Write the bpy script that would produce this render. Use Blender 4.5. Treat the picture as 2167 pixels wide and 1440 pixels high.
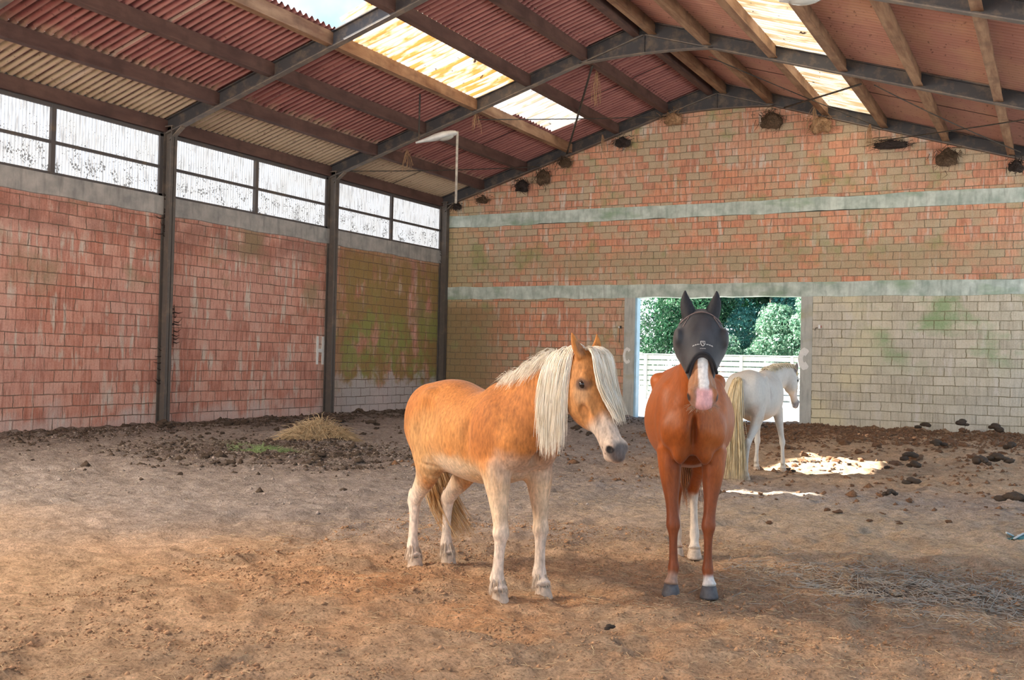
import bpy, bmesh, math, random
import numpy as np
from mathutils import Vector, Matrix
random.seed(7)
RNG = np.random.default_rng(11)
for o in list(bpy.data.objects): bpy.data.objects.remove(o)
SC = bpy.context.scene
COL = SC.collection

# ------------------------------------------------------------------ camera
CAMP = Vector((17.373, -28.317, 1.55))
yaw, pitch, roll = math.radians(27.636), math.radians(1.145), math.radians(1.242)
Fv = Vector((-math.sin(yaw)*math.cos(pitch), math.cos(yaw)*math.cos(pitch), math.sin(pitch)))
Rv = Vector((math.cos(yaw), math.sin(yaw), 0)); Uv = Rv.cross(Fv)
R2 = Rv*math.cos(roll)+Uv*math.sin(roll); U2 = -Rv*math.sin(roll)+Uv*math.cos(roll)
cam = bpy.data.cameras.new('camera'); camo = bpy.data.objects.new('camera', cam); COL.objects.link(camo)
cam.sensor_width = 36; cam.lens = 36*2227.144/2167; cam.clip_start = .1; cam.clip_end = 400
Mc = Matrix((R2, U2, -Fv)).transposed().to_4x4(); Mc.translation = CAMP
camo.matrix_world = Mc; SC.camera = camo

# ------------------------------------------------------------------ view, world, sun
SC.view_settings.view_transform = 'Standard'; SC.view_settings.look = 'None'
SC.view_settings.gamma = 1; SC.view_settings.use_curve_mapping = False
SC.view_settings.exposure = 0.60
W = bpy.data.worlds.new('world'); SC.world = W; W.use_nodes = True
wn = W.node_tree.nodes; wl = W.node_tree.links; wn.clear()
wo = wn.new('ShaderNodeOutputWorld'); wb = wn.new('ShaderNodeBackground')
wt = wn.new('ShaderNodeTexCoord'); ws = wn.new('ShaderNodeSeparateXYZ'); wr = wn.new('ShaderNodeValToRGB')
wl.new(wt.outputs['Generated'], ws.inputs[0]); wl.new(ws.outputs['Z'], wr.inputs[0])
e = wr.color_ramp.elements
e[0].position = 0.0; e[0].color = (.85, .88, .92, 1); e[1].position = .75; e[1].color = (.16, .42, .80, 1)
x_ = wr.color_ramp.elements.new(.30); x_.color = (.36, .66, .92, 1)
wz = wn.new('ShaderNodeTexNoise'); wz.inputs['Scale'].default_value = 5; wz.inputs['Detail'].default_value = 6
wl.new(wt.outputs['Generated'], wz.inputs['Vector'])
wc = wn.new('ShaderNodeValToRGB'); wc.color_ramp.elements[0].position = .47; wc.color_ramp.elements[1].position = .68
wl.new(wz.outputs['Fac'], wc.inputs[0])
wm = wn.new('ShaderNodeMixRGB'); wm.inputs[2].default_value = (.95, .97, 1, 1)
wl.new(wc.outputs[0], wm.inputs[0]); wl.new(wr.outputs[0], wm.inputs[1]); wl.new(wm.outputs[0], wb.inputs[0])
wb.inputs[1].default_value = 1.0
wl.new(wb.outputs[0], wo.inputs[0])

def lamp_sun(d, strength, ang, color):
    l = bpy.data.lights.new('sun', 'SUN'); l.energy = strength; l.angle = math.radians(ang); l.color = color
    o = bpy.data.objects.new('sun', l); COL.objects.link(o)
    o.rotation_euler = Vector(d).to_track_quat('-Z', 'Y').to_euler(); o.location = (-20, -10, 30)
SUND = Vector((9.0, 1.9, -8.2)).normalized()
lamp_sun(SUND, 21.0, .6, (1.0, .93, .82))

def area(loc, d, sx, sy, power, color):
    l = bpy.data.lights.new('added_lamp', 'AREA'); l.shape = 'RECTANGLE'; l.size = sx; l.size_y = sy
    l.energy = power; l.color = color
    o = bpy.data.objects.new('added_lamp', l); COL.objects.link(o); o.location = loc
    o.rotation_euler = Vector(d).to_track_quat('-Z', 'Y').to_euler()
# added unseen lamps: key under the left roof slope, fill behind the camera
area((5.1, -25.2, 8.25), (9.3, 3.4, -7.9), 1.5, 4.5, 2100, (1.0, .86, .68))
area((5.0, -37, 4.5), (.35, .93, -.1), 9, 7, 950, (1.0, .93, .84))

# ------------------------------------------------------------------ helpers
def setp(o, label=None, cat=None, group=None, kind=None):
    if label: o['label'] = label
    if cat: o['category'] = cat
    if group: o['group'] = group
    if kind: o['kind'] = kind
    return o
def link_mesh(name, me, mat=None, parent=None):
    o = bpy.data.objects.new(name, me); COL.objects.link(o)
    if mat: me.materials.append(mat)
    if parent: o.parent = parent
    return o
def empty(name, loc=(0, 0, 0), rz=0):
    o = bpy.data.objects.new(name, None); COL.objects.link(o); o.location = loc; o.rotation_euler = (0, 0, rz)
    o.empty_display_size = .2
    return o
class MB:
    """collects pieces of one mesh"""
    def __init__(s): s.v = []; s.f = []
    def add(s, vs, fs):
        n = len(s.v); s.v += [tuple(v) for v in vs]; s.f += [tuple(i+n for i in f) for f in fs]; return s
    def box(s, a, b):
        x0, y0, z0 = a; x1, y1, z1 = b
        vs = [(x0,y0,z0),(x1,y0,z0),(x1,y1,z0),(x0,y1,z0),(x0,y0,z1),(x1,y0,z1),(x1,y1,z1),(x0,y1,z1)]
        return s.add(vs, [(0,3,2,1),(4,5,6,7),(0,1,5,4),(1,2,6,5),(2,3,7,6),(3,0,4,7)])
    def obox(s, c, X, Y, Z, hx, hy, hz):
        c = Vector(c); vs = []
        for k in (-1, 1):
            for (i, j) in ((-1,-1),(1,-1),(1,1),(-1,1)):
                vs.append(c+X*hx*i+Y*hy*j+Z*hz*k)
        return s.add(vs, [(0,3,2,1),(4,5,6,7),(0,1,5,4),(1,2,6,5),(2,3,7,6),(3,0,4,7)])
    def bar(s, p, q, w, h, up=(0, 0, 1)):
        p = Vector(p); q = Vector(q); a = (q-p); L = a.length; a.normalize()
        u = Vector(up); x = a.cross(u).normalized(); z = x.cross(a)
        return s.obox((p+q)/2, a, x, z, L/2, w/2, h/2)
    def tube(s, pts, rad, n=8, closed=True):
        pts = [Vector(p) for p in pts]; N = len(pts)
        if not hasattr(rad, '__len__'): rad = [rad]*N
        vs = []; fs = []
        ref = Vector((0.123, .2, 1)).normalized()
        for i, p in enumerate(pts):
            t = (pts[min(i+1, N-1)]-pts[max(i-1, 0)]).normalized()
            if abs(t.dot(ref)) > .97: rr = Vector((1, 0, 0))
            else: rr = ref
            x = t.cross(rr).normalized(); y = t.cross(x)
            for k in range(n):
                a = 2*math.pi*k/n; vs.append(p+(x*math.cos(a)+y*math.sin(a))*rad[i])
        for i in range(N-1):
            for k in range(n):
                fs.append((i*n+k, i*n+(k+1)%n, (i+1)*n+(k+1)%n, (i+1)*n+k))
        if closed: fs.append(tuple(range(n))[::-1]); fs.append(tuple((N-1)*n+k for k in range(n)))
        return s.add(vs, fs)
    def build(s, name, mat=None, parent=None, smooth=False, bevel=0):
        me = bpy.data.meshes.new(name); me.from_pydata(s.v, [], s.f); me.update()
        if smooth: me.shade_smooth()
        o = link_mesh(name, me, mat, parent)
        if bevel:
            m = o.modifiers.new('bevel', 'BEVEL'); m.width = bevel; m.segments = 2
        return o
def np_mesh(name, V, F, mat=None, parent=None, smooth=True):
    me = bpy.data.meshes.new(name)
    V = np.asarray(V, dtype=np.float32); F = np.asarray(F, dtype=np.int32)
    me.vertices.add(len(V)); me.vertices.foreach_set('co', V.ravel())
    k = F.shape[1]
    me.loops.add(F.size); me.loops.foreach_set('vertex_index', F.ravel())
    me.polygons.add(len(F)); me.polygons.foreach_set('loop_start', np.arange(0, F.size, k, dtype=np.int32))
    me.polygons.foreach_set('loop_total', np.full(len(F), k, dtype=np.int32))
    me.update(calc_edges=True); me.validate()
    if smooth: me.shade_smooth()
    return link_mesh(name, me, mat, parent)
def set_col(o, cols, name='coat'):
    me = o.data; a = me.color_attributes.new(name, 'FLOAT_COLOR', 'POINT')
    c = np.ones((len(me.vertices), 4), dtype=np.float32); c[:, :cols.shape[1]] = cols
    a.data.foreach_set('color', c.ravel())

# numpy value noise
def _h(ix, iy, iz, s):
    n = (ix.astype(np.int64)*73856093) ^ (iy.astype(np.int64)*19349663) ^ (iz.astype(np.int64)*83492791) ^ (s*2654435)
    n = (n ^ (n >> 13))*1274126177; n = n & 0x7fffffff; n = (n ^ (n >> 15)) & 0xffffff
    return n/float(0xffffff)
def vnoise(x, y, z=0, s=0):
    x = np.asarray(x, float); y = np.asarray(y, float); z = np.zeros_like(x)+z
    ix, iy, iz = np.floor(x), np.floor(y), np.floor(z); fx, fy, fz = x-ix, y-iy, z-iz
    fx, fy, fz = [f*f*(3-2*f) for f in (fx, fy, fz)]
    ix, iy, iz = [q.astype(np.int64) for q in (ix, iy, iz)]
    r = 0
    for a in (0, 1):
        for b in (0, 1):
            for c in (0, 1):
                r = r+_h(ix+a, iy+b, iz+c, s)*(fx if a else 1-fx)*(fy if b else 1-fy)*(fz if c else 1-fz)
    return r
def fbm(x, y, z=0, o=4, s=0):
    r = 0; a = .5; f = 1
    for i in range(o): r = r+a*vnoise(np.asarray(x)*f, np.asarray(y)*f, np.asarray(z)*f, s+i); a *= .5; f *= 2.03
    return r/(1-.5**o)
def sstep(a, b, x):
    t = np.clip((x-a)/(b-a), 0, 1); return t*t*(3-2*t)

# ------------------------------------------------------------------ materials
class NT:
    def __init__(s, name):
        s.m = bpy.data.materials.new(name); s.m.use_nodes = True; s.t = s.m.node_tree
        s.n = s.t.nodes; s.l = s.t.links; s.n.clear()
        s.out = s.n.new('ShaderNodeOutputMaterial'); s.b = s.n.new('ShaderNodeBsdfPrincipled')
        s.l.new(s.b.outputs[0], s.out.inputs[0]); s.b.inputs['Roughness'].default_value = .8
        s.tc = s.n.new('ShaderNodeTexCoord')
    def put(s, sock, v):
        if isinstance(v, bpy.types.NodeSocket): s.l.new(v, sock)
        elif v is not None:
            if hasattr(v, '__len__') and len(v) == 3 and sock.type == 'RGBA': v = (*v, 1)
            sock.default_value = v
    def obj(s): return s.tc.outputs['Object']
    def map(s, v, scale=(1, 1, 1), loc=(0, 0, 0), rot=(0, 0, 0)):
        n = s.n.new('ShaderNodeMapping'); s.put(n.inputs[0], v); n.inputs['Scale'].default_value = scale
        n.inputs['Location'].default_value = loc; n.inputs['Rotation'].default_value = rot; return n.outputs[0]
    def noise(s, v, scale, detail=4, rough=.55, col=False):
        n = s.n.new('ShaderNodeTexNoise'); s.put(n.inputs['Vector'], v); n.inputs['Scale'].default_value = scale
        n.inputs['Detail'].default_value = detail; n.inputs['Roughness'].default_value = rough
        return n.outputs['Color' if col else 'Fac']
    def voro(s, v, scale, out='Distance', feat='F1'):
        n = s.n.new('ShaderNodeTexVoronoi'); n.feature = feat; s.put(n.inputs['Vector'], v); n.inputs['Scale'].default_value = scale
        return n.outputs[out]
    def ramp(s, f, stops, interp='LINEAR'):
        n = s.n.new('ShaderNodeValToRGB'); s.put(n.inputs[0], f); c = n.color_ramp; c.interpolation = interp
        def cc(v): return (v, v, v, 1) if not hasattr(v, '__len__') else (*v, 1)
        while len(c.elements) < len(stops): c.elements.new(.5)
        for el, (p, v) in zip(c.elements, stops): el.position = p
        for el, (p, v) in zip(c.elements, stops): el.color = cc(v)
        return n.outputs[0]
    def mix(s, f, a, b, mode='MIX'):
        n = s.n.new('ShaderNodeMixRGB'); n.blend_type = mode; s.put(n.inputs[0], f); s.put(n.inputs[1], a); s.put(n.inputs[2], b); return n.outputs[0]
    def math(s, op, a, b=0, c=0, clamp=False):
        n = s.n.new('ShaderNodeMath'); n.operation = op; n.use_clamp = clamp; s.put(n.inputs[0], a); s.put(n.inputs[1], b); s.put(n.inputs[2], c); return n.outputs[0]
    def sep(s, v):
        n = s.n.new('ShaderNodeSeparateXYZ'); s.put(n.inputs[0], v); return n.outputs
    def comb(s, x, y, z):
        n = s.n.new('ShaderNodeCombineXYZ'); s.put(n.inputs[0], x); s.put(n.inputs[1], y); s.put(n.inputs[2], z); return n.outputs[0]
    def rng(s, v, a, b, c=0, d=1):
        n = s.n.new('ShaderNodeMapRange'); s.put(n.inputs[0], v); n.inputs[1].default_value = a; n.inputs[2].default_value = b
        n.inputs[3].default_value = c; n.inputs[4].default_value = d; n.interpolation_type = 'SMOOTHSTEP'; return n.outputs[0]
    def bump(s, h, strength=.5, dist=.02):
        n = s.n.new('ShaderNodeBump'); s.put(n.inputs['Height'], h); n.inputs['Strength'].default_value = strength
        n.inputs['Distance'].default_value = dist; s.l.new(n.outputs[0], s.b.inputs['Normal']); return n
    def set(s, **k):
        for a, v in k.items(): s.put(s.b.inputs[a.replace('_', ' ')], v)
        return s
def plain(name, col, rough=.7, var=.25, scale=8, metal=0, bump=.2):
    t = NT(name); n = t.noise(t.obj(), scale, 6)
    c = t.mix(t.ramp(n, [(.3, 0), (.7, 1)]), tuple(v*(1-var) for v in col), tuple(min(1, v*(1+var)) for v in col))
    t.set(Base_Color=c, Roughness=rough, Metallic=metal)
    if bump: t.bump(n, bump, .01)
    return t.m

def masonry(name, axis, bw, bh, reds, mortar, extra=None, dk=.55):
    """hollow block wall; axis = 'x' or 'y' is the running direction of the wall"""
    t = NT(name); P = t.sep(t.obj())
    u = P[0] if axis == 'x' else P[1]
    # slight irregularity of the joints
    jit = t.noise(t.obj(), 2.3, 3); jit2 = t.noise(t.map(t.obj(), loc=(7, 3, 2)), 4.0, 5)
    uu = t.math('ADD', u, t.math('MULTIPLY_ADD', jit2, .09, -.045)); zz = t.math('ADD', P[2], t.math('MULTIPLY_ADD', jit, .05, -.025))
    v = t.comb(uu, zz, 0)
    def brick(msz, smooth):
        n = t.n.new('ShaderNodeTexBrick'); t.put(n.inputs['Vector'], v)
        n.inputs['Scale'].default_value = 1; n.inputs['Brick Width'].default_value = bw; n.inputs['Row Height'].default_value = bh
        n.inputs['Mortar Size'].default_value = msz; n.inputs['Mortar Smooth'].default_value = smooth
        n.inputs['Color1'].default_value = (0, 0, 0, 1); n.inputs['Color2'].default_value = (1, 1, 1, 1); n.inputs['Mortar'].default_value = (.5, .5, .5, 1)
        n.inputs['Bias'].default_value = 0; return n
    b = brick(.0105, .35)
    rnd = b.outputs['Color']
    n1 = t.noise(t.obj(), 1.6, 8, .68); n2 = t.noise(t.map(t.obj(), loc=(3, 9, 4)), .35, 3)
    f = t.math('ADD', t.math('MULTIPLY', rnd, .42), t.math('MULTIPLY', n1, .95)); f = t.math('SUBTRACT', f, .13)
    c = t.ramp(f, [(.25, reds[0]), (.45, reds[1]), (.62, reds[2]), (.82, reds[3])])
    c = t.mix(t.ramp(n2, [(.45, 0), (.62, .55)]), c, reds[4])
    # fine vertical ribs of the hollow blocks and lime streaks
    vv = t.comb(t.math('MULTIPLY', u, 22), t.math('MULTIPLY', P[2], 1.4), 0)
    rib = t.noise(vv, 1.0, 3)
    c = t.mix(t.ramp(rib, [(.35, .0), (.62, .42)]), c, tuple(min(1, x*1.15+.14) for x in reds[2]))
    c = t.mix(t.ramp(t.noise(t.comb(t.math('MULTIPLY', u, 15), t.math('MULTIPLY', P[2], 2.2), 4), 1, 5), [(.52, 0), (.66, dk)]), c, tuple(x*.55 for x in reds[1]))
    vs = t.comb(t.math('MULTIPLY', u, 7), t.math('MULTIPLY', P[2], .9), 0)
    st = t.math('MULTIPLY', t.ramp(t.noise(vs, 1, 4), [(.52, 0), (.62, 1)]), t.ramp(t.noise(t.obj(), 1.3, 4), [(.45, 0), (.58, .8)]))
    c = t.mix(st, c, (.72, .66, .58))
    if extra: c = extra(t, c, P, rnd)
    c = t.mix(t.math('MULTIPLY', b.outputs['Fac'], t.rng(n1, .35, .62, .35, 1)), c, mortar)
    ng = t.noise(t.obj(), 30, 6)
    c = t.mix(.42, c, t.mix(ng, (.12, .10, .08), (1, 1, 1)), 'OVERLAY')
    t.set(Base_Color=c, Roughness=.9)
    h = t.math('ADD', t.math('MULTIPLY', b.outputs['Fac'], -1), t.math('MULTIPLY', rib, .35)); h = t.math('ADD', h, t.math('MULTIPLY', ng, .35))
    t.bump(h, .9, .03)
    return t.m

REDS = [(.38, .15, .105), (.56, .22, .15), (.66, .32, .24), (.74, .45, .37), (.62, .36, .31)]
def left_extra(t, c, P, rnd):
    y, z = P[1], P[2]
    # darker band at the top
    n = t.noise(t.obj(), 1.7, 4)
    band = t.math('MULTIPLY', t.rng(z, 3.75, 4.1), t.rng(z, 4.75, 4.4)); band = t.math('MULTIPLY', band, t.rng(n, .3, .6))
    c = t.mix(t.math('MULTIPLY', band, .6), c, (.27, .12, .09))
    # ochre-green growth in the last bay and beside the columns
    last = t.rng(y, -6.3, -4.6)
    g = t.ramp(t.noise(t.map(t.obj(), loc=(0, 5, 1), scale=(1, 1.6, .8)), 1.0, 6, .6), [(.36, 0), (.5, .9)])
    c = t.mix(t.math('MULTIPLY', t.math('MULTIPLY', last, g), t.rng(z, 5.2, 4.0)), c, (.33, .23, .075))
    g2 = t.ramp(t.noise(t.map(t.obj(), loc=(2, 1, 4)), 1.3, 6, .6), [(.50, 0), (.6, .8)])
    c = t.mix(t.math('MULTIPLY', t.math('MULTIPLY', last, g2), t.rng(z, 4, 2.3)), c, (.30, .34, .10))
    w = t.math('ADD', z, t.math('MULTIPLY_ADD', t.noise(t.obj(), 2.0, 5), 1.6, -.8))
    c = t.mix(t.math('MULTIPLY', t.math('MULTIPLY', last, t.rng(w, 1.15, .75)), .85), c, (.62, .58, .58))
    w2 = t.math('ADD', z, t.math('MULTIPLY_ADD', t.noise(t.map(t.obj(), loc=(1, 1, 1)), 1.4, 5), 1.8, -.9))
    c = t.mix(t.math('MULTIPLY', t.rng(w2, .5, .1), .55), c, (.74, .62, .58))
    o = t.ramp(t.noise(t.map(t.obj(), loc=(4, 2, 8)), .8, 4), [(.55, 0), (.68, .7)])
    c = t.mix(t.math('MULTIPLY', o, t.rng(z, 2.2, 3.2)), c, (.30, .26, .15))
    return c
M_LEFT = masonry('masonry_left', 'y', .44, .236, REDS, (.20, .145, .11), left_extra)
def far_extra(t, c, P, rnd):
    x, z = P[0], P[2]
    # weathered beige-grey blocks mixed in
    n = t.ramp(t.math('ADD', t.math('MULTIPLY', rnd, .35), t.math('MULTIPLY', t.noise(t.map(t.obj(), loc=(0, 0, 3)), .8, 6, .65), .75)), [(.55, 0), (.64, .8)])
    c = t.mix(n, c, t.mix(t.noise(t.obj(), 4.0, 4), (.36, .29, .19), (.62, .54, .38)))
    mid = t.math('MULTIPLY', t.rng(z, 3.9, 4.2), t.rng(z, 5.0, 4.6)); nn = t.ramp(t.noise(t.obj(), 1.2, 5), [(.35, 0), (.6, .8)])
    c = t.mix(t.math('MULTIPLY', mid, nn), c, (.44, .36, .23))
    cor = t.math('MULTIPLY', t.rng(x, 2.2, 0), t.rng(z, 7.5, 5.5)); c = t.mix(t.math('MULTIPLY', cor, .75), c, (.44, .40, .22))
    lo = t.math('MULTIPLY', t.rng(z, 3.5, 3.0), t.rng(x, 3.5, 1.0)); c = t.mix(t.math('MULTIPLY', lo, .8), c, (.27, .19, .09))
    g = t.ramp(t.noise(t.map(t.obj(), loc=(9, 0, 2)), .8, 6, .62), [(.56, 0), (.66, .75)])
    c = t.mix(g, c, (.30, .32, .14))
    return c
REDF = [(.42, .18, .12), (.60, .27, .17), (.70, .30, .17), (.72, .44, .32), (.56, .40, .29)]
M_FAR = masonry('masonry_gable', 'x', .37, .198, REDF, (.24, .20, .14), far_extra)
def grey_extra(t, c, P, rnd):
    x, z = P[0], P[2]
    g = t.ramp(t.noise(t.map(t.obj(), loc=(2, 0, 6), scale=(.8, 1, 1)), .9, 6, .62), [(.48, 0), (.62, .8)])
    c = t.mix(t.math('MULTIPLY', g, t.math('MULTIPLY', t.rng(z, 1.2, 2.2), t.rng(x, 12.2, 13.5))), c, (.24, .38, .18))
    w = t.ramp(t.noise(t.map(t.obj(), loc=(5, 0, 1)), .7, 4), [(.45, 0), (.6, .7)])
    c = t.mix(t.math('MULTIPLY', w, t.rng(x, 13.8, 12.3)), c, (.80, .71, .46))  # sunlight glow beside the doorway put into the block colour
    return c
GREYS = [(.40, .36, .28), (.50, .45, .35), (.60, .54, .42), (.68, .62, .49), (.54, .52, .47)]
M_GREY = masonry('masonry_grey', 'x', .50, .233, GREYS, (.24, .20, .11), grey_extra, .15)

def concrete_mat(name, a, b, moss, mo=.5):
    t = NT(name); n = t.noise(t.obj(), 2.2, 8, .65); m = t.noise(t.map(t.obj(), scale=(.6, .6, 1.5), loc=(3, 1, 0)), 1.0, 5)
    c = t.mix(t.ramp(n, [(.35, 0), (.65, 1)]), a, b)
    c = t.mix(t.ramp(m, [(mo, 0), (mo+.14, .85)]), c, moss)
    P = t.sep(t.obj()); vs = t.comb(t.math('MULTIPLY', t.math('ADD', P[0], P[1]), 9), t.math('MULTIPLY', P[2], 1.5), 0)
    c = t.mix(t.ramp(t.noise(vs, 1, 4), [(.5, 0), (.7, .5)]), c, tuple(x*.6 for x in a))
    t.set(Base_Color=c, Roughness=.9); t.bump(n, .6, .02); return t.m
M_CONC = concrete_mat('concrete_mossy', (.36, .45, .40), (.72, .80, .74), (.22, .36, .20), .54)
M_SILL = concrete_mat('concrete_sill', (.32, .32, .31), (.54, .52, .49), (.20, .19, .16), .6)
M_JAMB = concrete_mat('concrete_jamb', (.46, .47, .44), (.60, .60, .55), (.42, .38, .22), .56)

def steel_mat(name, base, rust, amt):
    t = NT(name); n = t.noise(t.obj(), 3.5, 7, .65)
    c = t.mix(t.ramp(n, [(amt, 0), (amt+.2, 1)]), base, rust)
    t.set(Base_Color=c, Roughness=.62, Metallic=.15); t.bump(n, .25, .005); return t.m
M_STEEL = steel_mat('steel_blue_grey', (.065, .062, .068), (.17, .13, .10), .48)
M_STEELP = steel_mat('steel_flange', (.16, .14, .13), (.27, .21, .16), .45)
M_COLUMN = steel_mat('steel_column', (.13, .115, .105), (.21, .165, .135), .5)
M_FRAME = steel_mat('window_frame_brown', (.11, .10, .10), (.20, .14, .09), .55)
M_ROD = steel_mat('rod_steel', (.05, .045, .04), (.16, .10, .06), .5)
def purlin_mat(name, a, b):
    t = NT(name); P = t.sep(t.obj())
    n = t.noise(t.map(t.obj(), scale=(6, .7, 3)), 1.5, 6, .6); d = t.noise(t.obj(), 2.0, 5)
    c = t.mix(t.ramp(n, [(.35, 0), (.65, 1)]), a, b)
    c = t.mix(t.ramp(d, [(.5, 0), (.7, .6)]), c, tuple(x*.5 for x in a))
    t.set(Base_Color=c, Roughness=.75); t.bump(n, .3, .01); return t.m
M_PURL = purlin_mat('purlin_dark', (.10, .05, .042), (.16, .085, .066))
M_PURR = purlin_mat('purlin_rust_lit', (.22, .105, .055), (.42, .25, .14))  # rust tone with skylight light mixed into the colour

def roof_mat():
    t = NT('roof_sheet'); P = t.sep(t.obj()); x, y = P[0], P[1]
    v = t.comb(t.math('MULTIPLY', x, .9), t.math('MULTIPLY', y, 5.65), 0)
    n = t.noise(v, 1.0, 5, .6); big = t.noise(t.map(t.obj(), scale=(.8, .35, 1)), .9, 4)
    c = t.mix(t.ramp(n, [(.3, 0), (.7, 1)]), (.20, .055, .062), (.44, .17, .15))
    # pale weathering spreading from the eaves
    f = t.math('ADD', t.math('MULTIPLY', t.rng(x, 2.6, .3), .75), t.math('MULTIPLY', n, .55))
    f = t.math('ADD', f, t.math('MULTIPLY', big, .35))
    c = t.mix(t.ramp(f, [(.72, 0), (.95, .9)]), c, (.56, .46, .30))
    r = t.math('MULTIPLY', t.rng(x, 9.2, 10.2), t.ramp(t.noise(t.map(t.obj(), scale=(1.2, .6, 1), loc=(4, 4, 0)), 1.1, 5), [(.45, 0), (.62, .7)]))
    c = t.mix(r, c, (.50, .33, .18))
    c = t.mix(t.math('MULTIPLY', t.rng(x, 8.8, 9.6), .55), c, (.60, .32, .22))
    # corrugation shading put into the colour: pale low ridges, dark hollows between
    wv = t.math('SINE', t.math('MULTIPLY', y, 2*math.pi/.177)); c = t.mix(t.rng(wv, .1, -1, 0, .36), c, (.66, .40, .34))
    dn = t.ramp(t.noise(t.map(t.obj(), scale=(1.1, 1.6, 1), loc=(8, 2, 0)), 1.2, 6, .6), [(.42, .25), (.60, .95)])
    c = t.mix(t.math('MULTIPLY', t.rng(wv, -.2, .9), dn), c, (.10, .028, .026))
    # side laps of the sheets
    lp = t.math('FRACT', t.math('DIVIDE', y, 2.901)); c = t.mix(t.math('MULTIPLY', t.rng(lp, .018, .012), .9), c, (.04, .02, .02)); c = t.mix(t.math('MULTIPLY', t.math('MULTIPLY', t.rng(lp, .018, .022), t.rng(lp, .034, .03)), .7), c, (.66, .52, .42))
    sp = t.ramp(t.noise(t.obj(), 14, 4), [(.62, 0), (.7, .6)]); c = t.mix(sp, c, (.10, .04, .035))
    t.set(Base_Color=c, Roughness=.8); t.bump(t.noise(t.obj(), 25, 5), .2, .01); return t.m
M_ROOF = roof_mat()

def skylight_mat(name, tint, dirt_shade, strength, seed, th=.45):
    t = NT(name); P = t.sep(t.obj())
    v = t.comb(t.math('MULTIPLY', P[0], .8), t.math('MULTIPLY', P[1], 3.2), seed)
    n = t.noise(v, 1.0, 4, .6)
    v2 = t.comb(t.math('MULTIPLY', P[0], 1.3), t.math('MULTIPLY', P[1], 5.65), seed+3); n2 = t.noise(v2, 1.0, 3)
    edge = t.ramp(t.math('ADD', t.math('MULTIPLY', n, .65), t.math('MULTIPLY', n2, .35)), [(th-.05, 0), (th+.05, 1)])
    c = t.mix(edge, dirt_shade, tint); wv = t.math('SINE', t.math('MULTIPLY', P[1], 2*math.pi/.177)); c = t.mix(t.rng(wv, -.2, -1, 0, .55), c, tuple(q*.75 for q in dirt_shade))  # dirt, plus corrugation shading striped into the sheet colour
    sp = t.ramp(t.noise(t.map(t.obj(), scale=(3, 5, 1), loc=(seed, 0, 0)), 1.6, 5), [(.30, 1), (.335, 0)])
    c = t.mix(sp, c, (.05, .03, .02))
    t.set(Base_Color=c, Roughness=.5); t.put(t.b.inputs['Emission Color'], c)
    t.b.inputs['Emission Strength'].default_value = strength
    return t.m
M_SKYY = skylight_mat('skylight_yellowed', (1.0, .96, .84), (.62, .32, .08), 1.05, 0, .50)
M_SKYW = skylight_mat('skylight_white', (.95, .97, 1.0), (.60, .52, .38), .80, 5, .47)
M_SKYR = skylight_mat('skylight_cream', (1.0, .95, .82), (.58, .42, .22), .85, 9, .49)

def pane_mat():
    t = NT('window_translucent'); P = t.sep(t.obj()); y, z = P[1], P[2]
    wv = t.math('SINE', t.math('MULTIPLY', y, 2*math.pi/.076))
    c = t.mix(t.rng(wv, -1, 1), (.66, .70, .76), (1, 1, 1))
    nd = t.noise(t.obj(), 1.6, 4); c = t.mix(t.ramp(nd, [(.4, .35), (.6, 0)]), c, (.62, .60, .56))
    # bird and fly specks, denser towards the bottom
    zb = t.rng(z, 6.2, 5.0); th = t.math('MULTIPLY_ADD', zb, .18, .10)
    for sc, k in ((17, 1.0), (31, .9)):
        d = t.voro(t.map(t.obj(), scale=(1, 1, .75), loc=(0, sc, 0)), sc)
        nz = t.noise(t.obj(), 3.3, 4)
        m = t.math('LESS_THAN', d, t.math('MULTIPLY', t.math('MULTIPLY', th, k), t.rng(nz, .36, .64, .15, 1.5)))
        c = t.mix(t.math('MULTIPLY', m, .88), c, (.12, .12, .12))
    vs = t.comb(t.math('MULTIPLY', y, 26), t.math('MULTIPLY', z, 2.0), 0); c = t.mix(t.ramp(t.noise(vs, 1, 3), [(.50, 0), (.64, .65)]), c, (.36, .36, .37))
    t.set(Base_Color=t.mix(1, c, (.5, .5, .5), 'MULTIPLY'), Roughness=.5); t.put(t.b.inputs['Emission Color'], c)
    t.b.inputs['Emission Strength'].default_value = 0.66
    return t.m
M_PANE = pane_mat()

def soil_mat():
    t = NT('arena_soil'); o = t.obj()
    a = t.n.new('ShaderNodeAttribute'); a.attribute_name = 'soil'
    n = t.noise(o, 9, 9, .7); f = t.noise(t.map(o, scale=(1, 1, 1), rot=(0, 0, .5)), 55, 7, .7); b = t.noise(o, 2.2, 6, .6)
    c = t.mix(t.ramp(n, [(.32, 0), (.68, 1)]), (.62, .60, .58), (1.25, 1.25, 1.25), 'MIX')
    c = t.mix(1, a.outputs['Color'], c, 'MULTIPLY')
    c = t.mix(1, c, t.ramp(f, [(.30, .38), (.5, 1.0), (.72, 1.25)]), 'MULTIPLY')
    # fibres of chopped straw worked into the soil
    for k, (rz, sc) in enumerate(((.4, 1), (1.5, 1.2), (2.6, .9))):
        fb = t.noise(t.map(o, scale=(6*sc, 75*sc, 1), rot=(0, 0, rz), loc=(k*3, 0, 0)), 1.0, 2, .4)
        msk = t.math('MULTIPLY', t.ramp(fb, [(.645, 0), (.69, .75)]), a.outputs['Alpha'])
        c = t.mix(msk, c, (.72, .55, .36))
    t.set(Base_Color=c, Roughness=1.0, Specular_IOR_Level=.08)
    h = t.math('ADD', t.math('MULTIPLY', n, 1.0), t.math('MULTIPLY', f, .45))
    t.bump(h, 1.0, .045); return t.m
M_SOIL = soil_mat()
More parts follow.
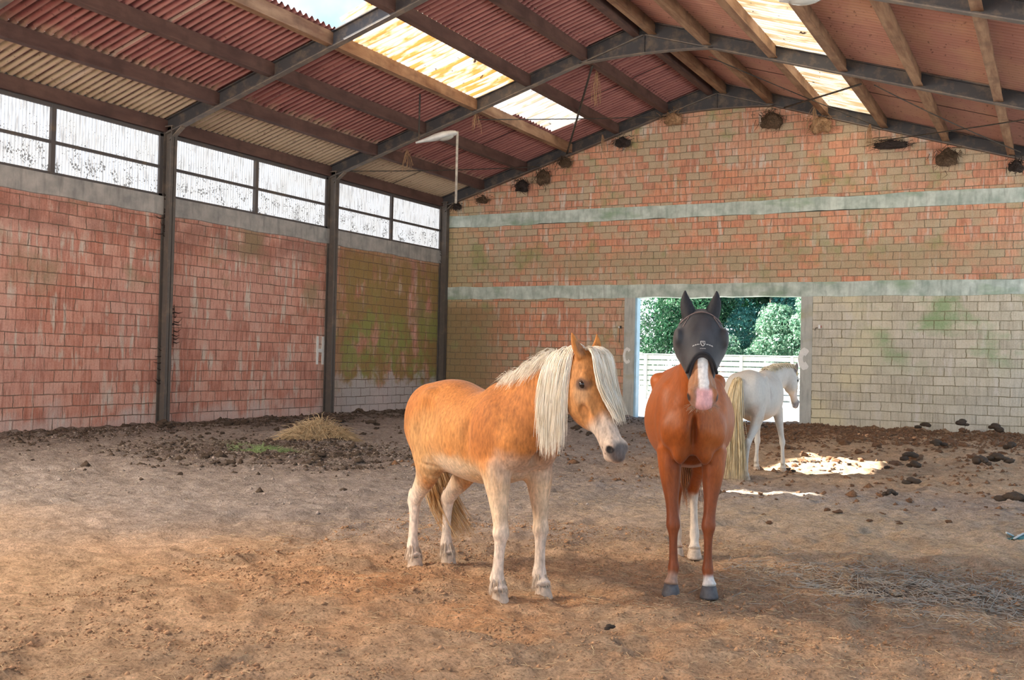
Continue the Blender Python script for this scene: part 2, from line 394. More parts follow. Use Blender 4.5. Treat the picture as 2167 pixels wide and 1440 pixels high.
M_CLOD = plain('muck_dark', (.075, .052, .036), .95, .5, 40, bump=.8)
M_CLODB = plain('muck_brown', (.20, .105, .055), .95, .45, 40, bump=.8)
M_STRAW = plain('straw', (.62, .47, .28), .8, .3, 6, bump=0)
M_WHITE = plain('white_paint', (.88, .87, .84), .7, .06, 20)
M_LAMPH = plain('lamp_housing', (.68, .70, .70), .45, .15, 6)

# ------------------------------------------------------------------ the hall: dimensions
B = 5.802; HS = 4.967; HW = 6.319; HB1 = 3.813; HB2 = 6.052; HE = 6.374; HR = 9.113; WD = 17.687
D1, D2, HD = 6.527, 11.2, 3.451
SL = (HR-HE)/(WD/2)
YN = -40.6       # near end of the roof (far behind the photographer)
def zroof(x): return HE+SL*(x if x <= WD/2 else WD-x)
def struct(o): o['kind'] = 'structure'; return o

# floor -------------------------------------------------------------
def soil_h(x, y):
    h = .05*(fbm(x*1.3, y*1.3, 0, 3, 1)-.5)+.105*(fbm(x*3.4, y*3.4, 0, 4, 5)-.5)
    h = h+.055*(fbm(x*9, y*9, 0, 3, 9)-.5)
    # hoof prints
    r = fbm(x*2.4+3, y*2.4, 0, 2, 20); h = h-.035*sstep(.62, .75, r)
    # rough muck: beside the left wall, the heap strip and the strip under the gable wall
    m = muck(x, y); h = h+m*(.16*(fbm(x*4, y*4, 0, 4, 30)-.42)+.03)
    h = h-.05*np.exp(-(((x-16.2)/.35)**2+((y+20.5)/.22)**2))
    return h
def muck(x, y):
    n = fbm(x*.9, y*.9, 0, 4, 40)-.5
    a = sstep(3.4, 1.2, x+2.5*n)*sstep(-20, -15, y)*.9
    b = np.exp(-((((x-6.4)/2.9)**2+((y+15.2)/2.5)**2+1.2*n))**2)
    c = sstep(-7.3, -4.5, y+(x-12)*-.35+5*n)*sstep(8.5, 11.5, x)*.9
    d = sstep(-5, -2, y+3*n)*.5
    return np.clip(np.maximum(np.maximum(a, b), np.maximum(c, d))+n*.25*(b+c), 0, 1)
xs = np.concatenate([np.arange(-.2, 11.5, .06), np.arange(11.5, 18.0, .028), np.arange(18.0, 19.6, .1)])
ys = np.concatenate([np.arange(-40, -25.6, .4), np.arange(-25.6, -16.5, .03), np.arange(-16.5, 0.6, .05)])
X, Y = np.meshgrid(xs, ys, indexing='ij')
Z = soil_h(X, Y); Z -= .0
nx, ny = X.shape
ii = np.arange(nx*ny).reshape(nx, ny)
Fq = np.stack([ii[:-1, :-1], ii[1:, :-1], ii[1:, 1:], ii[:-1, 1:]], -1).reshape(-1, 4)
floor = struct(np_mesh('floor', np.stack([X, Y, Z], -1).reshape(-1, 3), Fq, M_SOIL))
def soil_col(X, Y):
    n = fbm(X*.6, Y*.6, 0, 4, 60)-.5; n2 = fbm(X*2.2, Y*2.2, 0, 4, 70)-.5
    # cool and warm light put into soil colour: grey left, warm front and right
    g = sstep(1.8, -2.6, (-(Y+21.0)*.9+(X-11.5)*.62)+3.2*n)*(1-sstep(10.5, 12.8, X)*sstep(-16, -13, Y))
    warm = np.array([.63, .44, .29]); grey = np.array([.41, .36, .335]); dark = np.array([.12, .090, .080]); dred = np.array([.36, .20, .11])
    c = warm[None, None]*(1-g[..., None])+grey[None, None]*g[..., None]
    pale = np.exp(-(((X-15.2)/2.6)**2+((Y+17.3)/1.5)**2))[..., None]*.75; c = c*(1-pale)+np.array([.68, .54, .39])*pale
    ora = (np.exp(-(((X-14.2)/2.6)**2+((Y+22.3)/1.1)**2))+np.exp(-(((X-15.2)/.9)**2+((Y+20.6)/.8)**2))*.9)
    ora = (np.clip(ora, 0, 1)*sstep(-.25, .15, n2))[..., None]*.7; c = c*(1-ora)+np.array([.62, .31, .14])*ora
    m = muck(X, Y)*sstep(-.30, .06, n2+.05); right = sstep(8, 12, X)
    mk = dark*(1-right[..., None])+dred*right[..., None]
    c = c*(1-m[..., None]*.85)+mk*m[..., None]*.85
    dk = np.exp(-(((X-16.6)/1.15)**2+((Y+20.35)/.75)**2)*1.2)*sstep(-.3, .05, n2+.15); c = c*(1-dk[..., None]*.70)+np.array([.17, .145, .125])*dk[..., None]*.70
    hol = np.exp(-(((X-16.25)/.28)**2+((Y+20.5)/.2)**2))[..., None]; c = c*(1-hol*.8)+np.array([.05, .045, .05])*hol*.8
    gr = np.exp(-(((X-5.75)/1.0)**2+((Y+14.85+.35*(X-5.75))/.28)**2))[..., None]*.8; c = c*(1-gr)+np.array([.22, .27, .14])*gr
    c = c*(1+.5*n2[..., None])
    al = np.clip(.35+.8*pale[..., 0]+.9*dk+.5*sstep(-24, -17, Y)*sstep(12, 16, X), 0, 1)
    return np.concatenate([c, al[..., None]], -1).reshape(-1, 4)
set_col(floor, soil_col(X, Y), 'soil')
# ground outside
M_OUT = plain('yard_gravel', (.62, .62, .60), .9, .15, 3)
g = MB(); g.box((-40, .3, -.3), (50, 70, -.03)); g.box((-40, -75, -.5), (50, -40, -.03)); g.box((17.95, -40, -.5), (50, .3, -.03)); g.box((-40, -40, -.5), (-.35, .3, -.03))
o = g.build('ground', M_OUT); o['kind'] = 'structure'

# left wall ---------------------------------------------------------
w = MB(); w.box((-.30, -28.9, -.4), (0, .3, HS-.34)); struct(w.build('wall_left', M_LEFT))
# concrete sill band with an uneven lower edge
V = []; Fs = []
yy = np.arange(-28.9, .001, .12); 
for y in yy:
    lo = HS-.36-.07*float(fbm(np.array([y*1.4]), np.array([2.0]), 0, 3, 3)[0])
    V += [(.035, y, lo), (.035, y, HS), (-.3, y, HS), (.0, y, lo-.01)]
for i in range(len(yy)-1):
    a = i*4; b = a+4
    Fs += [(a, b, b+1, a+1), (a+1, b+1, b+2, a+2), (a+3, b+3, b, a)]
s = MB(); s.add(V, Fs); struct(s.build('trim_sill_left', M_SILL))
# windows, one per bay
for k in range(5):
    y1 = -k*B-.01; y0 = -(k+1)*B+.01
    if k == 4: break
    win = empty('window_%d' % (k+1), (0, 0, 0)); win['kind'] = 'structure'
    f = MB(); ym = (y0+y1)/2
    f.box((-.05, y0, HS), (.02, y1, HS+.05)); f.box((-.05, y0, HW-.05), (.02, y1, HW+.02))
    f.box((-.05, y0, HS), (.02, y0+.17, HW)); f.box((-.05, y1-.17, HS), (.02, y1, HW)); f.box((-.05, ym-.05, HS), (.045, ym+.05, HW))
    f.box((-.05, y0, HS+.60), (.03, y1, HS+.66))
    f.build('window_frame', M_FRAME, win)
    for a, b in ((y0+.17, ym-.05), (ym+.05, y1-.17)):
        for c, d in ((HS+.05, HS+.60), (HS+.66, HW-.05)):
            n = max(8, int((b-a)/.019)); V = []; Fs = []
            for i in range(n+1):
                y = a+(b-a)*i/n; xx = -.03+.008*math.sin(2*math.pi*y/.076)
                V += [(xx, y, c), (xx, y, d), (xx-.006, y, c), (xx-.006, y, d)]
            for i in range(n):
                q = i*4; Fs += [(q, q+4, q+5, q+1), (q+2, q+3, q+7, q+6)]
            MB().add(V, Fs).build('pane', M_PANE, win, smooth=True)
# wall above the windows (eave beam strip)
s = MB(); s.box((-.28, -28.9, HW), (-.02, 0.1, HW+.42)); struct(s.build('trim_eave_left', M_STEEL))

# columns -----------------------------------------------------------
def ibeam(mb, p, q, depth, width, up, tw=.014, tf=.02):
    """I section from p to q, 'up' gives the web direction"""
    p = Vector(p); q = Vector(q); a = (q-p).normalized(); u = Vector(up); u = (u-a*u.dot(a)).normalized(); x = a.cross(u)
    c = (p+q)/2; L = (q-p).length/2
    mb.obox(c, a, x, u, L, tw/2, depth/2)
    mb.obox(c+u*(depth/2-tf/2), a, x, u, L, width/2, tf/2); mb.obox(c-u*(depth/2-tf/2), a, x, u, L, width/2, tf/2)
names = ['corner steel column where left wall meets gable wall', 'steel column on left wall right of the white letter H', 'nearest visible steel column on the left brick wall', 'steel column on the left wall beyond the left picture edge']
for k in range(4):
    y = -k*B if k else -.12
    e_ = empty('steel_column', (.13, y, 0)); setp(e_, names[k], 'column')
    c = MB(); ibeam(c, (0, 0, -.3), (0, 0, HE+.1), .24, .17, (1, 0, 0)); c.build('column_shaft', M_COLUMN, e_)
    c = MB(); c.obox((.19, 0, HE-.05), Vector((.8, 0, .6)), Vector((0, 1, 0)), Vector((-.6, 0, .8)), .22, .06, .012)
    c.box((-.12, -.09, HE+.1), (.14, .09, HE+.12)); c.build('knee_bracket', M_STEELP, e_)

# gable wall --------------------------------------------------------
YG = 0.0; TH = .3
def prism_xz(mb, poly, y0, y1):
    n = len(poly); vs = [(x, y0, z) for x, z in poly]+[(x, y1, z) for x, z in poly]
    fs = [tuple(range(n)), tuple(range(2*n-1, n-1, -1))]+[(i, i+n, (i+1) % n+n, (i+1) % n) for i in range(n)]
    mb.add(vs, fs)
xr = WD+.9
B1L, B1U = HB1-.36, HB1; B2L, B2U = HB2-.37, HB2
m = MB()
prism_xz(m, [(-.3, -.4), (D1-.33, -.4), (D1-.33, B1L), (-.3, B1L)], YG, YG+TH)
prism_xz(m, [(-.3, B1U), (xr, B1U), (xr, B2L), (-.3, B2L)], YG, YG+TH)
TT = .12
prism_xz(m, [(-.3, B2U), (xr, B2U), (xr, zroof(xr)+TT), (WD/2, HR+TT-.2), (-.3, zroof(-.3)+TT)], YG, YG+TH)
struct(m.build('wall_gable', M_FAR))
m = MB(); prism_xz(m, [(D2+.30, -.4), (xr, -.4), (xr, B1L), (D2+.30, B1L)], YG, YG+TH); struct(m.build('wall_gable_grey', M_GREY))
def band(name, x0, x1, zl, zu, out, seed):
    V = []; Fs = []; xs_ = np.arange(x0, x1+.001, .1)
    for x in xs_:
        lo = zl-.03+.07*float(fbm(np.array([x*1.7]), np.array([seed]), 0, 3, 3)[0]); hi = zu-.02+.05*float(fbm(np.array([x*1.3]), np.array([seed+5]), 0, 3, 3)[0])
        V += [(x, YG-out, lo), (x, YG-out, hi), (x, YG+.25, hi+.01), (x, YG+.25, lo-.01)]
    for i in range(len(xs_)-1):
        a = i*4; b = a+4; Fs += [(a, b, b+1, a+1), (a+1, b+1, b+2, a+2), (a+3, b+3, b, a)]
    return struct(MB().add(V, Fs).build(name, M_CONC))
band('trim_band_upper', -.2, xr, B2L, B2U, .03, 1.0); band('trim_band_lower', -.2, xr, B1L-.02, B1U, .035, 9.0)
# door opening: jambs
d = empty('door_1', (0, 0, 0)); d['kind'] = 'structure'
j = MB(); j.box((D1-.34, YG-.02, -.3), (D1-.02, YG+TH, HD+.02)); j.build('door_jamb', M_JAMB, d)
j = MB(); j.box((D2, YG-.02, -.3), (D2+.30, YG+TH, HD+.02)); j.build('door_jamb', M_JAMB, d)
M_GALV = plain('door_rail_painted', (.36, .58, .74), .45, .12, 4)
j = MB(); j.box((D1-.03, YG+.02, -.1), (D1+.035, YG+TH-.02, HD)); j.build('door_edge_plate', M_GALV, d)

# roof --------------------------------------------------------------
DP = .27      # purlin depth
PITCH = .177
holes = []    # (slope, i0, ya, yb) of removed sheets
def sheet(mb, x0, x1, y0, y1, lift=0, sag=0, amp=.034):
    n = max(2, int(round((y1-y0)/PITCH*8))); V = []; Fs = []
    cols = [x0, (x0+x1)/2, x1]
    for i in range(n+1):
        y = y0+(y1-y0)*i/n; wv = amp*math.sin(2*math.pi*y/PITCH)
        for x in cols:
            V.append((x, y, zroof(x)+DP+.03+wv+lift-(sag if x == cols[1] else 0)))
    for i in range(n):
        for c in range(2):
            a = i*3+c; Fs.append((a, a+3, a+4, a+1))
    mb.add(V, Fs)
N = 6; xp = [WD/2*t/N for t in range(N+1)]
roof = MB(); YT = .35
SKY_L = (3, 4); SKY_R = (3, 4)
yhole0, yhole1 = -14.35, -11.50
for i in range(N):
    a, b = xp[i], xp[i+1]
    # left slope
    x0 = a-.02; x1 = b+.10
    if i == 0: x0 = -.55
    if i == N-1: x1 = WD/2
    if i == 3:
        sheet(roof, x0, x1, YN, -29.0); sheet(roof, x0, x1, -1.55, YT)
        sheet(roof, x0, x1, -17.2, -14.45)
    else: sheet(roof, x0, x1, YN, YT, lift=.02*(i % 2))
    # right slope
    x0 = WD-b-.10; x1 = WD-a+.02
    if i == N-1: x0 = WD/2
    if i == 0: x1 = WD+1.1
    if i == 3: sheet(roof, x0, x1, YN, -24)
    else: sheet(roof, x0, x1, YN, YT, lift=.02*(i % 2))
roof = struct(roof.build('ceiling', M_ROOF, smooth=True))
def skylight(name, side, ya, yb, mat, lift=0):
    m = MB(); x0, x1 = xp[3]-.02, xp[4]-.01
    if side: x0, x1 = WD-xp[4]+.01, WD-xp[3]+.02
    sheet(m, x0, x1, ya, yb, lift, .02); o = m.build(name, mat, smooth=True); o['kind'] = 'structure'
    o['label'] = 'translucent corrugated skylight sheets in the roof'
skylight('window_6', 0, -5.70, -3.9, M_SKYW); skylight('window_7', 0, -4.0, -1.5, M_SKYW, .02)
skylight('window_8', 0, -11.25, -5.85, M_SKYY)
skylight('window_9', 0, -23.45, -17.5, M_SKYY)
skylight('window_14', 0, -29.1, -23.4, M_SKYW)  # added unseen glowing sheet, put in above the key lamp
skylight('window_10', 1, -5.7, YT, M_SKYR); skylight('window_11', 1, -11.6, -5.75, M_SKYR, .01)
skylight('window_12', 1, -17.4, -11.5, M_SKYR); skylight('window_13', 1, -24.05, -17.4, M_SKYR)
# bent sheet edge flapping at the hole
m = MB(); sheet(m, xp[3]+.2, xp[4]+.9, -11.62, -11.26, .14, -.1)
setp(m.build('bent_roof_sheet', M_SKYY, smooth=True), 'bent yellowed corrugated sheet sticking up beside the hole in the roof', 'roof sheet')
# purlins
order = ['eave', 'second', 'third', 'fourth', 'fifth', 'sixth', 'ridge']
for side in (0, 1):
    for i in range(N+1):
        x = xp[i] if i < N else xp[N]*.978
        if side: x = WD-x
        z = zroof(x)
        mb = MB(); wdt = .10
        mb.box((x-wdt/2, YN, z), (x+wdt/2, .2, z+DP)); mb.box((x-.085, YN, z-.012), (x+.085, .2, z+.012)); 
        o = mb.build('roof_purlin', M_PURR if (side or i in (3,)) else M_PURL)
        sd = 'right' if side else 'left'
        lab = ['lowest roof purlin, at the %s eave', 'second roof purlin up from the %s eave', 'third roof purlin up from the %s eave', 'fourth purlin up from the %s eave, at the lower edge of the skylight strip',
               'fifth purlin up from the %s eave, at the upper edge of the skylight strip', 'sixth purlin up from the %s eave, below the ridge purlin', 'top purlin beside the roof ridge, on the %s slope'][i] % sd
        setp(o, lab, 'roof beam', 'roof purlins')
# rafter frames
for k in range(0, 7):
    y = -k*B if k else -.10
    e_ = empty('rafter_frame', (WD/2, y, HE)); setp(e_, ['steel rafter frame lying along the top of the gable wall', 'second steel rafter frame from the gable wall, with white lamp', 'third steel rafter frame from the gable wall, beside the hole in the roof',
        'steel rafter frame crossing the top right corner of the picture', 'steel rafter frame above the horses', 'steel rafter frame above the photographer', 'steel rafter frame at the hall entrance'][k], 'roof frame')
    off = Vector((WD/2, y, HE))
    dz = -.035; dep = .29
    for sgn in (0, 1):
        xa = 0 if not sgn else WD+.4; xb = WD/2
        p = Vector((xa, y, zroof(xa)+dz+dep/2)) - off; q = Vector((xb, y, HR+dz+dep/2)) - off
        mb = MB(); ibeam(mb, p, q, dep, .15, (0, 0, 1)); mb.build('rafter', M_STEEL, e_)
        u = Vector((-(q-p).z, 0, (q-p).x)).normalized()
        if u.z < 0: u = -u
        mb = MB(); mb.obox((p+q)/2-u*(dep/2+.012), (q-p).normalized(), Vector((0, 1, 0)), u, (q-p).length/2, .075, .010); mb.build('lower_flange', M_STEELP, e_)
    # haunch at the ridge
    hx = WD/2*.185; zt = HR+dz; zl = zt-hx*SL
    poly = [(-hx, zl-HE), (hx, zl-HE), (0, zt-HE)]
    cur = [(-hx*1.0, zl-HE-.0)]
    pts = [(hx*t, (zl-HE)+.07*(1-t*t)) for t in np.linspace(-1, 1, 9)]
    mb = MB(); 
    top = [(hx, zl-HE+.02), (0, zt-HE+.02), (-hx, zl-HE+.02)]
    po = pts+top; n = len(po); vs = [(x, -.008, z) for x, z in po]+[(x, .008, z) for x, z in po]
    mb.add(vs, [tuple(range(n)), tuple(range(2*n-1, n-1, -1))]); mb.build('haunch_plate', M_STEEL, e_)
    mb = MB()
    for a, b in zip(pts[:-1], pts[1:]): mb.bar((a[0], 0, a[1]), (b[0], 0, b[1]), .15, .02)
    mb.build('haunch_flange', M_STEELP, e_)
    mb = MB(); mb.box((-.012, -.07, pts[4][1]), (.012, .07, HR-HE+.2)); mb.build('ridge_stiffener', M_STEEL, e_)
#@@NEXT
# ------------------------------------------------------------------ sculpting by distance field
def catmull(P, n):
    P = np.asarray(P, float)
    if len(P) < 3: n = max(n, 1)
    out = []
    Q = np.vstack([2*P[0]-P[1], P, 2*P[-1]-P[-2]])
    for i in range(1, len(Q)-2):
        a, b, c, d = Q[i-1], Q[i], Q[i+1], Q[i+2]
        for t in np.arange(n)/n:
            out.append(.5*((2*b)+(-a+c)*t+(2*a-5*b+4*c-d)*t*t+(-a+3*b-3*c+d)*t**3))
    out.append(P[-1]); return np.array(out)
class Field:
    def __init__(s, lo, hi, h):
        s.lo = np.array(lo, float); s.h = h; s.n = np.ceil((np.array(hi)-s.lo)/h).astype(int)+1
        s.f = np.full(s.n, 10.0, dtype=np.float32)
        s.ax = [(s.lo[i]+h*np.arange(s.n[i])).astype(np.float32) for i in range(3)]
    def box(s, a, b):
        i0 = np.clip(np.floor((np.array(a)-s.lo)/s.h).astype(int), 0, s.n-1); i1 = np.clip(np.ceil((np.array(b)-s.lo)/s.h).astype(int)+1, 1, s.n)
        return tuple(slice(p, q) for p, q in zip(i0, i1))
    def grid(s, sl): return np.meshgrid(*[s.ax[i][sl[i]] for i in range(3)], indexing='ij', sparse=True)
    def comb(s, sl, d, k, sub=False):
        f = s.f[sl]
        if sub:
            h = np.maximum(k-np.abs(f+d), 0)/k; s.f[sl] = np.maximum(f, -d)+h*h*k*.25
        else:
            h = np.maximum(k-np.abs(f-d), 0)/k; s.f[sl] = np.minimum(f, d)-h*h*k*.25
    @staticmethod
    def ell(u, v, w, a, b, c):
        k0 = np.sqrt((u/a)**2+(v/b)**2+(w/c)**2)+1e-6; k1 = np.sqrt((u/a**2)**2+(v/b**2)**2+(w/c**2)**2)+1e-6
        return k0*(k0-1)/k1
    def loft(s, st, k=.03, sub=5, lat=None, cap=.5):
        """st: rows (x,y,z,half lateral,half depth[,lateral vector]); one smooth limb"""
        P = np.array([r[:5] for r in st], float); S = catmull(P, sub)
        S[:, 3:] = np.maximum(S[:, 3:], .004)
        if len(st[0]) > 5: Ls = catmull(np.array([r[5:8] for r in st], float), sub)
        else: Ls = np.tile(np.array(lat if lat is not None else (0, 1, 0), float), (len(S), 1))
        r = S[:, 3:].max(1).max()+k+.03
        c0 = S[:, :3].min(0)-r; c1 = S[:, :3].max(0)+r
        sl = s.box(c0, c1); tot = np.full(s.f[sl].shape, 10., dtype=np.float32)
        base = np.array([q.start for q in sl])
        for i in range(len(S)-1):
            A, Bp = S[i, :3], S[i+1, :3]; rr = max(S[i:i+2, 3:].max(), .01)+k+.03
            q = s.box(np.minimum(A, Bp)-rr, np.maximum(A, Bp)+rr); loc = tuple(slice(a.start-b, a.stop-b) for a, b in zip(q, base))
            if any(a.stop <= a.start for a in loc): continue
            X, Y, Z = s.grid(q); d = Bp-A; L = np.linalg.norm(d)
            if L < 1e-6: continue
            d = d/L; px, py, pz = X-A[0], Y-A[1], Z-A[2]
            w0 = px*d[0]+py*d[1]+pz*d[2]; t = np.clip(w0/L, 0, 1)
            lv = (Ls[i]+Ls[i+1])/2; lv = lv-d*lv.dot(d); lv /= np.linalg.norm(lv); dv = np.cross(d, lv)
            u = px*lv[0]+py*lv[1]+pz*lv[2]; v = px*dv[0]+py*dv[1]+pz*dv[2]; w = w0-t*L
            a = S[i, 3]+(S[i+1, 3]-S[i, 3])*t; b = S[i, 4]+(S[i+1, 4]-S[i, 4])*t; c = np.minimum(a, b)*cap
            tot[loc] = np.minimum(tot[loc], s.ell(u, v, w, a, b, c))
        s.comb(sl, tot, k)
    def ellipsoid(s, c, r, k=.03, ax=None, sub=False):
        c = np.array(c, float); R = max(r)+k+.02; sl = s.box(c-R, c+R); X, Y, Z = s.grid(sl)
        px, py, pz = X-c[0], Y-c[1], Z-c[2]
        if ax is None: u, v, w = px, py, pz
        else: u, v, w = [px*q[0]+py*q[1]+pz*q[2] for q in ax]
        s.comb(sl, s.ell(u, v, w, *r), k, sub)
    def mesh(s, smooth=2):
        f = s.f; neg = f < 0
        c = neg[:-1, :-1, :-1].astype(np.int8)
        cnt = np.zeros(np.array(f.shape)-1, np.int8)
        for i in (0, 1):
            for j in (0, 1):
                for k in (0, 1): cnt += neg[i:f.shape[0]-1+i, j:f.shape[1]-1+j, k:f.shape[2]-1+k]
        act = (cnt > 0) & (cnt < 8); idx = np.full(act.shape, -1, np.int64); C = np.argwhere(act); idx[act] = np.arange(len(C))
        acc = np.zeros((len(C), 3)); num = np.zeros(len(C))
        cor = [(i, j, k) for i in (0, 1) for j in (0, 1) for k in (0, 1)]
        val = {q: f[C[:, 0]+q[0], C[:, 1]+q[1], C[:, 2]+q[2]].astype(float) for q in cor}
        for q in cor:
            for a in range(3):
                if q[a]: continue
                r = list(q); r[a] = 1; r = tuple(r); v0, v1 = val[q], val[r]; m = (v0 < 0) != (v1 < 0)
                t = np.where(m, v0/np.where(m, v0-v1, 1), 0); p = np.tile(np.array(q, float), (len(C), 1)); p[:, a] = t
                acc[m] += p[m]; num[m] += 1
        V = s.lo+(C+acc/num[:, None])*s.h
        F = []
        for a in range(3):
            b, c_ = (a+1) % 3, (a+2) % 3
            s0 = [slice(1, n-1) for n in f.shape]; s1 = list(s0); s0[a] = slice(0, f.shape[a]-1); s1[a] = slice(1, f.shape[a])
            n0 = neg[tuple(s0)]; n1 = neg[tuple(s1)]; m = n0 != n1; E = np.argwhere(m)
            off = np.array([q.start for q in s0]); E = E+off; eb = np.eye(3, dtype=int)[b]; ec = np.eye(3, dtype=int)[c_]
            q0 = idx[tuple((E-eb-ec).T)]; q1 = idx[tuple((E-ec).T)]; q2 = idx[tuple(E.T)]; q3 = idx[tuple((E-eb).T)]
            Q = np.stack([q0, q1, q2, q3], 1); fl = n1[m]; Q[fl] = Q[fl][:, ::-1]
            F.append(Q[(Q >= 0).all(1)])
        F = np.vstack(F)
        for _ in range(smooth):
            for lam in (.55, -.35):
                S = np.zeros_like(V); W_ = np.zeros(len(V))
                for i in range(4):
                    a_, b_ = F[:, i], F[:, (i+1) % 4]
                    for k in range(3): S[:, k] += np.bincount(a_, V[b_, k], len(V))+np.bincount(b_, V[a_, k], len(V))
                    W_ += np.bincount(a_, minlength=len(V))+np.bincount(b_, minlength=len(V))
                V = V+lam*(S/W_[:, None]-V)
        return V, F

def hair(name, guides, mat, parent, n, r=.0022, spread=.02, seg=8, seed=1, frizz=.01, wide=1.6, lens=(.75, 1.05)):
    """n tapering strands following the guide locks"""
    R = np.random.default_rng(seed); G = [catmull(np.array(g, float), 6) for g in guides]
    V = []; F = []; T = np.linspace(0, 1, seg)
    for i in range(n):
        gi = R.integers(0, len(G)); g = G[gi]; g2 = G[min(gi+1, len(G)-1)]; mixf = R.random()
        m = min(len(g), len(g2)); L = R.uniform(*lens)
        def samp(g, t): 
            x = t*(len(g)-1); j = min(int(x), len(g)-2); return g[j]+(g[j+1]-g[j])*(x-j)
        if np.linalg.norm(g[0]-g2[0]) > .12: mixf = 0
        off = R.normal(0, spread, 3); fr = R.normal(0, frizz, 3); fr2 = R.normal(0, frizz*.6, 3); ph = R.uniform(0, 6)
        pts = np.array([samp(g, t*L)*(1-mixf)+samp(g2, t*L)*mixf+off*(.35+.65*t)+fr*t*t*1.5+fr2*math.sin(5*t+ph)*t for t in T])
        rr = r*R.uniform(.7, 1.3)*np.array([1-.85*t**2.2 for t in T])
        a0 = R.uniform(0, 6.28); base = len(V)
        tan = np.gradient(pts, axis=0); tan /= np.linalg.norm(tan, axis=1)[:, None]+1e-9
        x = np.cross(tan, np.array([math.cos(a0), math.sin(a0), .3])); x /= np.linalg.norm(x, axis=1)[:, None]+1e-9; y = np.cross(tan, x)
        for j in range(seg):
            for k in range(3):
                a = 2.094*k; V.append(pts[j]+(x[j]*math.cos(a)*wide+y[j]*math.sin(a))*rr[j])
        for j in range(seg-1):
            for k in range(3): F.append((base+j*3+k, base+j*3+(k+1) % 3, base+j*3+3+(k+1) % 3, base+j*3+3+k))
    return np_mesh(name, V, F, mat, parent)

def coat_mat(name, streak=.25, rough=.62, fine=60, sheen=.15, spec=.3):
    t = NT(name); a = t.n.new('ShaderNodeAttribute'); a.attribute_name = 'coat'
    n = t.noise(t.map(t.obj(), scale=(1, 1, .35)), fine, 4, .6); b = t.noise(t.obj(), 9, 5, .6); m = t.noise(t.map(t.obj(), scale=(1.6, 1.6, .6)), 22, 4, .6)
    c = t.mix(1, a.outputs['Color'], t.mix(t.ramp(n, [(.3, 0), (.7, 1)]), (1-streak,)*3, (1+streak*.5,)*3), 'MULTIPLY')
    c = t.mix(1, c, t.mix(t.ramp(m, [(.3, 0), (.7, 1)]), (1-streak*.6,)*3, (1+streak*.3,)*3), 'MULTIPLY')
    t.set(Base_Color=c, Roughness=rough, Sheen_Weight=sheen, Specular_IOR_Level=spec); t.b.inputs['Sheen Roughness'].default_value = .4
    t.bump(t.math('ADD', t.math('MULTIPLY', n, .5), m), .22, .008); return t.m
def hair_mat(name, a, b, rough=.5):
    t = NT(name); n = t.noise(t.map(t.obj(), scale=(1, 1, .25)), 28, 3)
    t.set(Base_Color=t.mix(t.ramp(n, [(.35, 0), (.65, 1)]), a, b), Roughness=rough, Specular_IOR_Level=.3); return t.m
M_EYE = plain('eye_dark', (.02, .012, .01), .08, .2, 5, bump=0)
M_HOOFD = plain('hoof_dark', (.10, .095, .10), .6, .3, 30)
M_HOOFL = plain('hoof_pale', (.52, .40, .30), .6, .3, 30)

def paint(V, base, blobs, seed=0, var=.0):
    c = np.tile(np.array(base, float), (len(V), 1)); nz = fbm(V[:, 0]*9, V[:, 1]*9, V[:, 2]*9, 3, seed)-.5; nb = fbm(V[:, 0]*30, V[:, 1]*30, V[:, 2]*12, 2, seed+9)-.5
    for bl in blobs:
        cen, rad, col, soft = bl[:4]; k = bl[4] if len(bl) > 4 else 1
        q = (V-np.array(cen))/np.array(rad); d = np.sqrt((q**2).sum(1))+nz*.35*soft+nb*.35*soft
        a = (1-sstep(1-soft*.5, 1+soft*.5, d))[:, None]*k; c = c*(1-a)+np.array(col)*a
    return np.clip(c*(1+var*nz[:, None]*2), 0, 1)

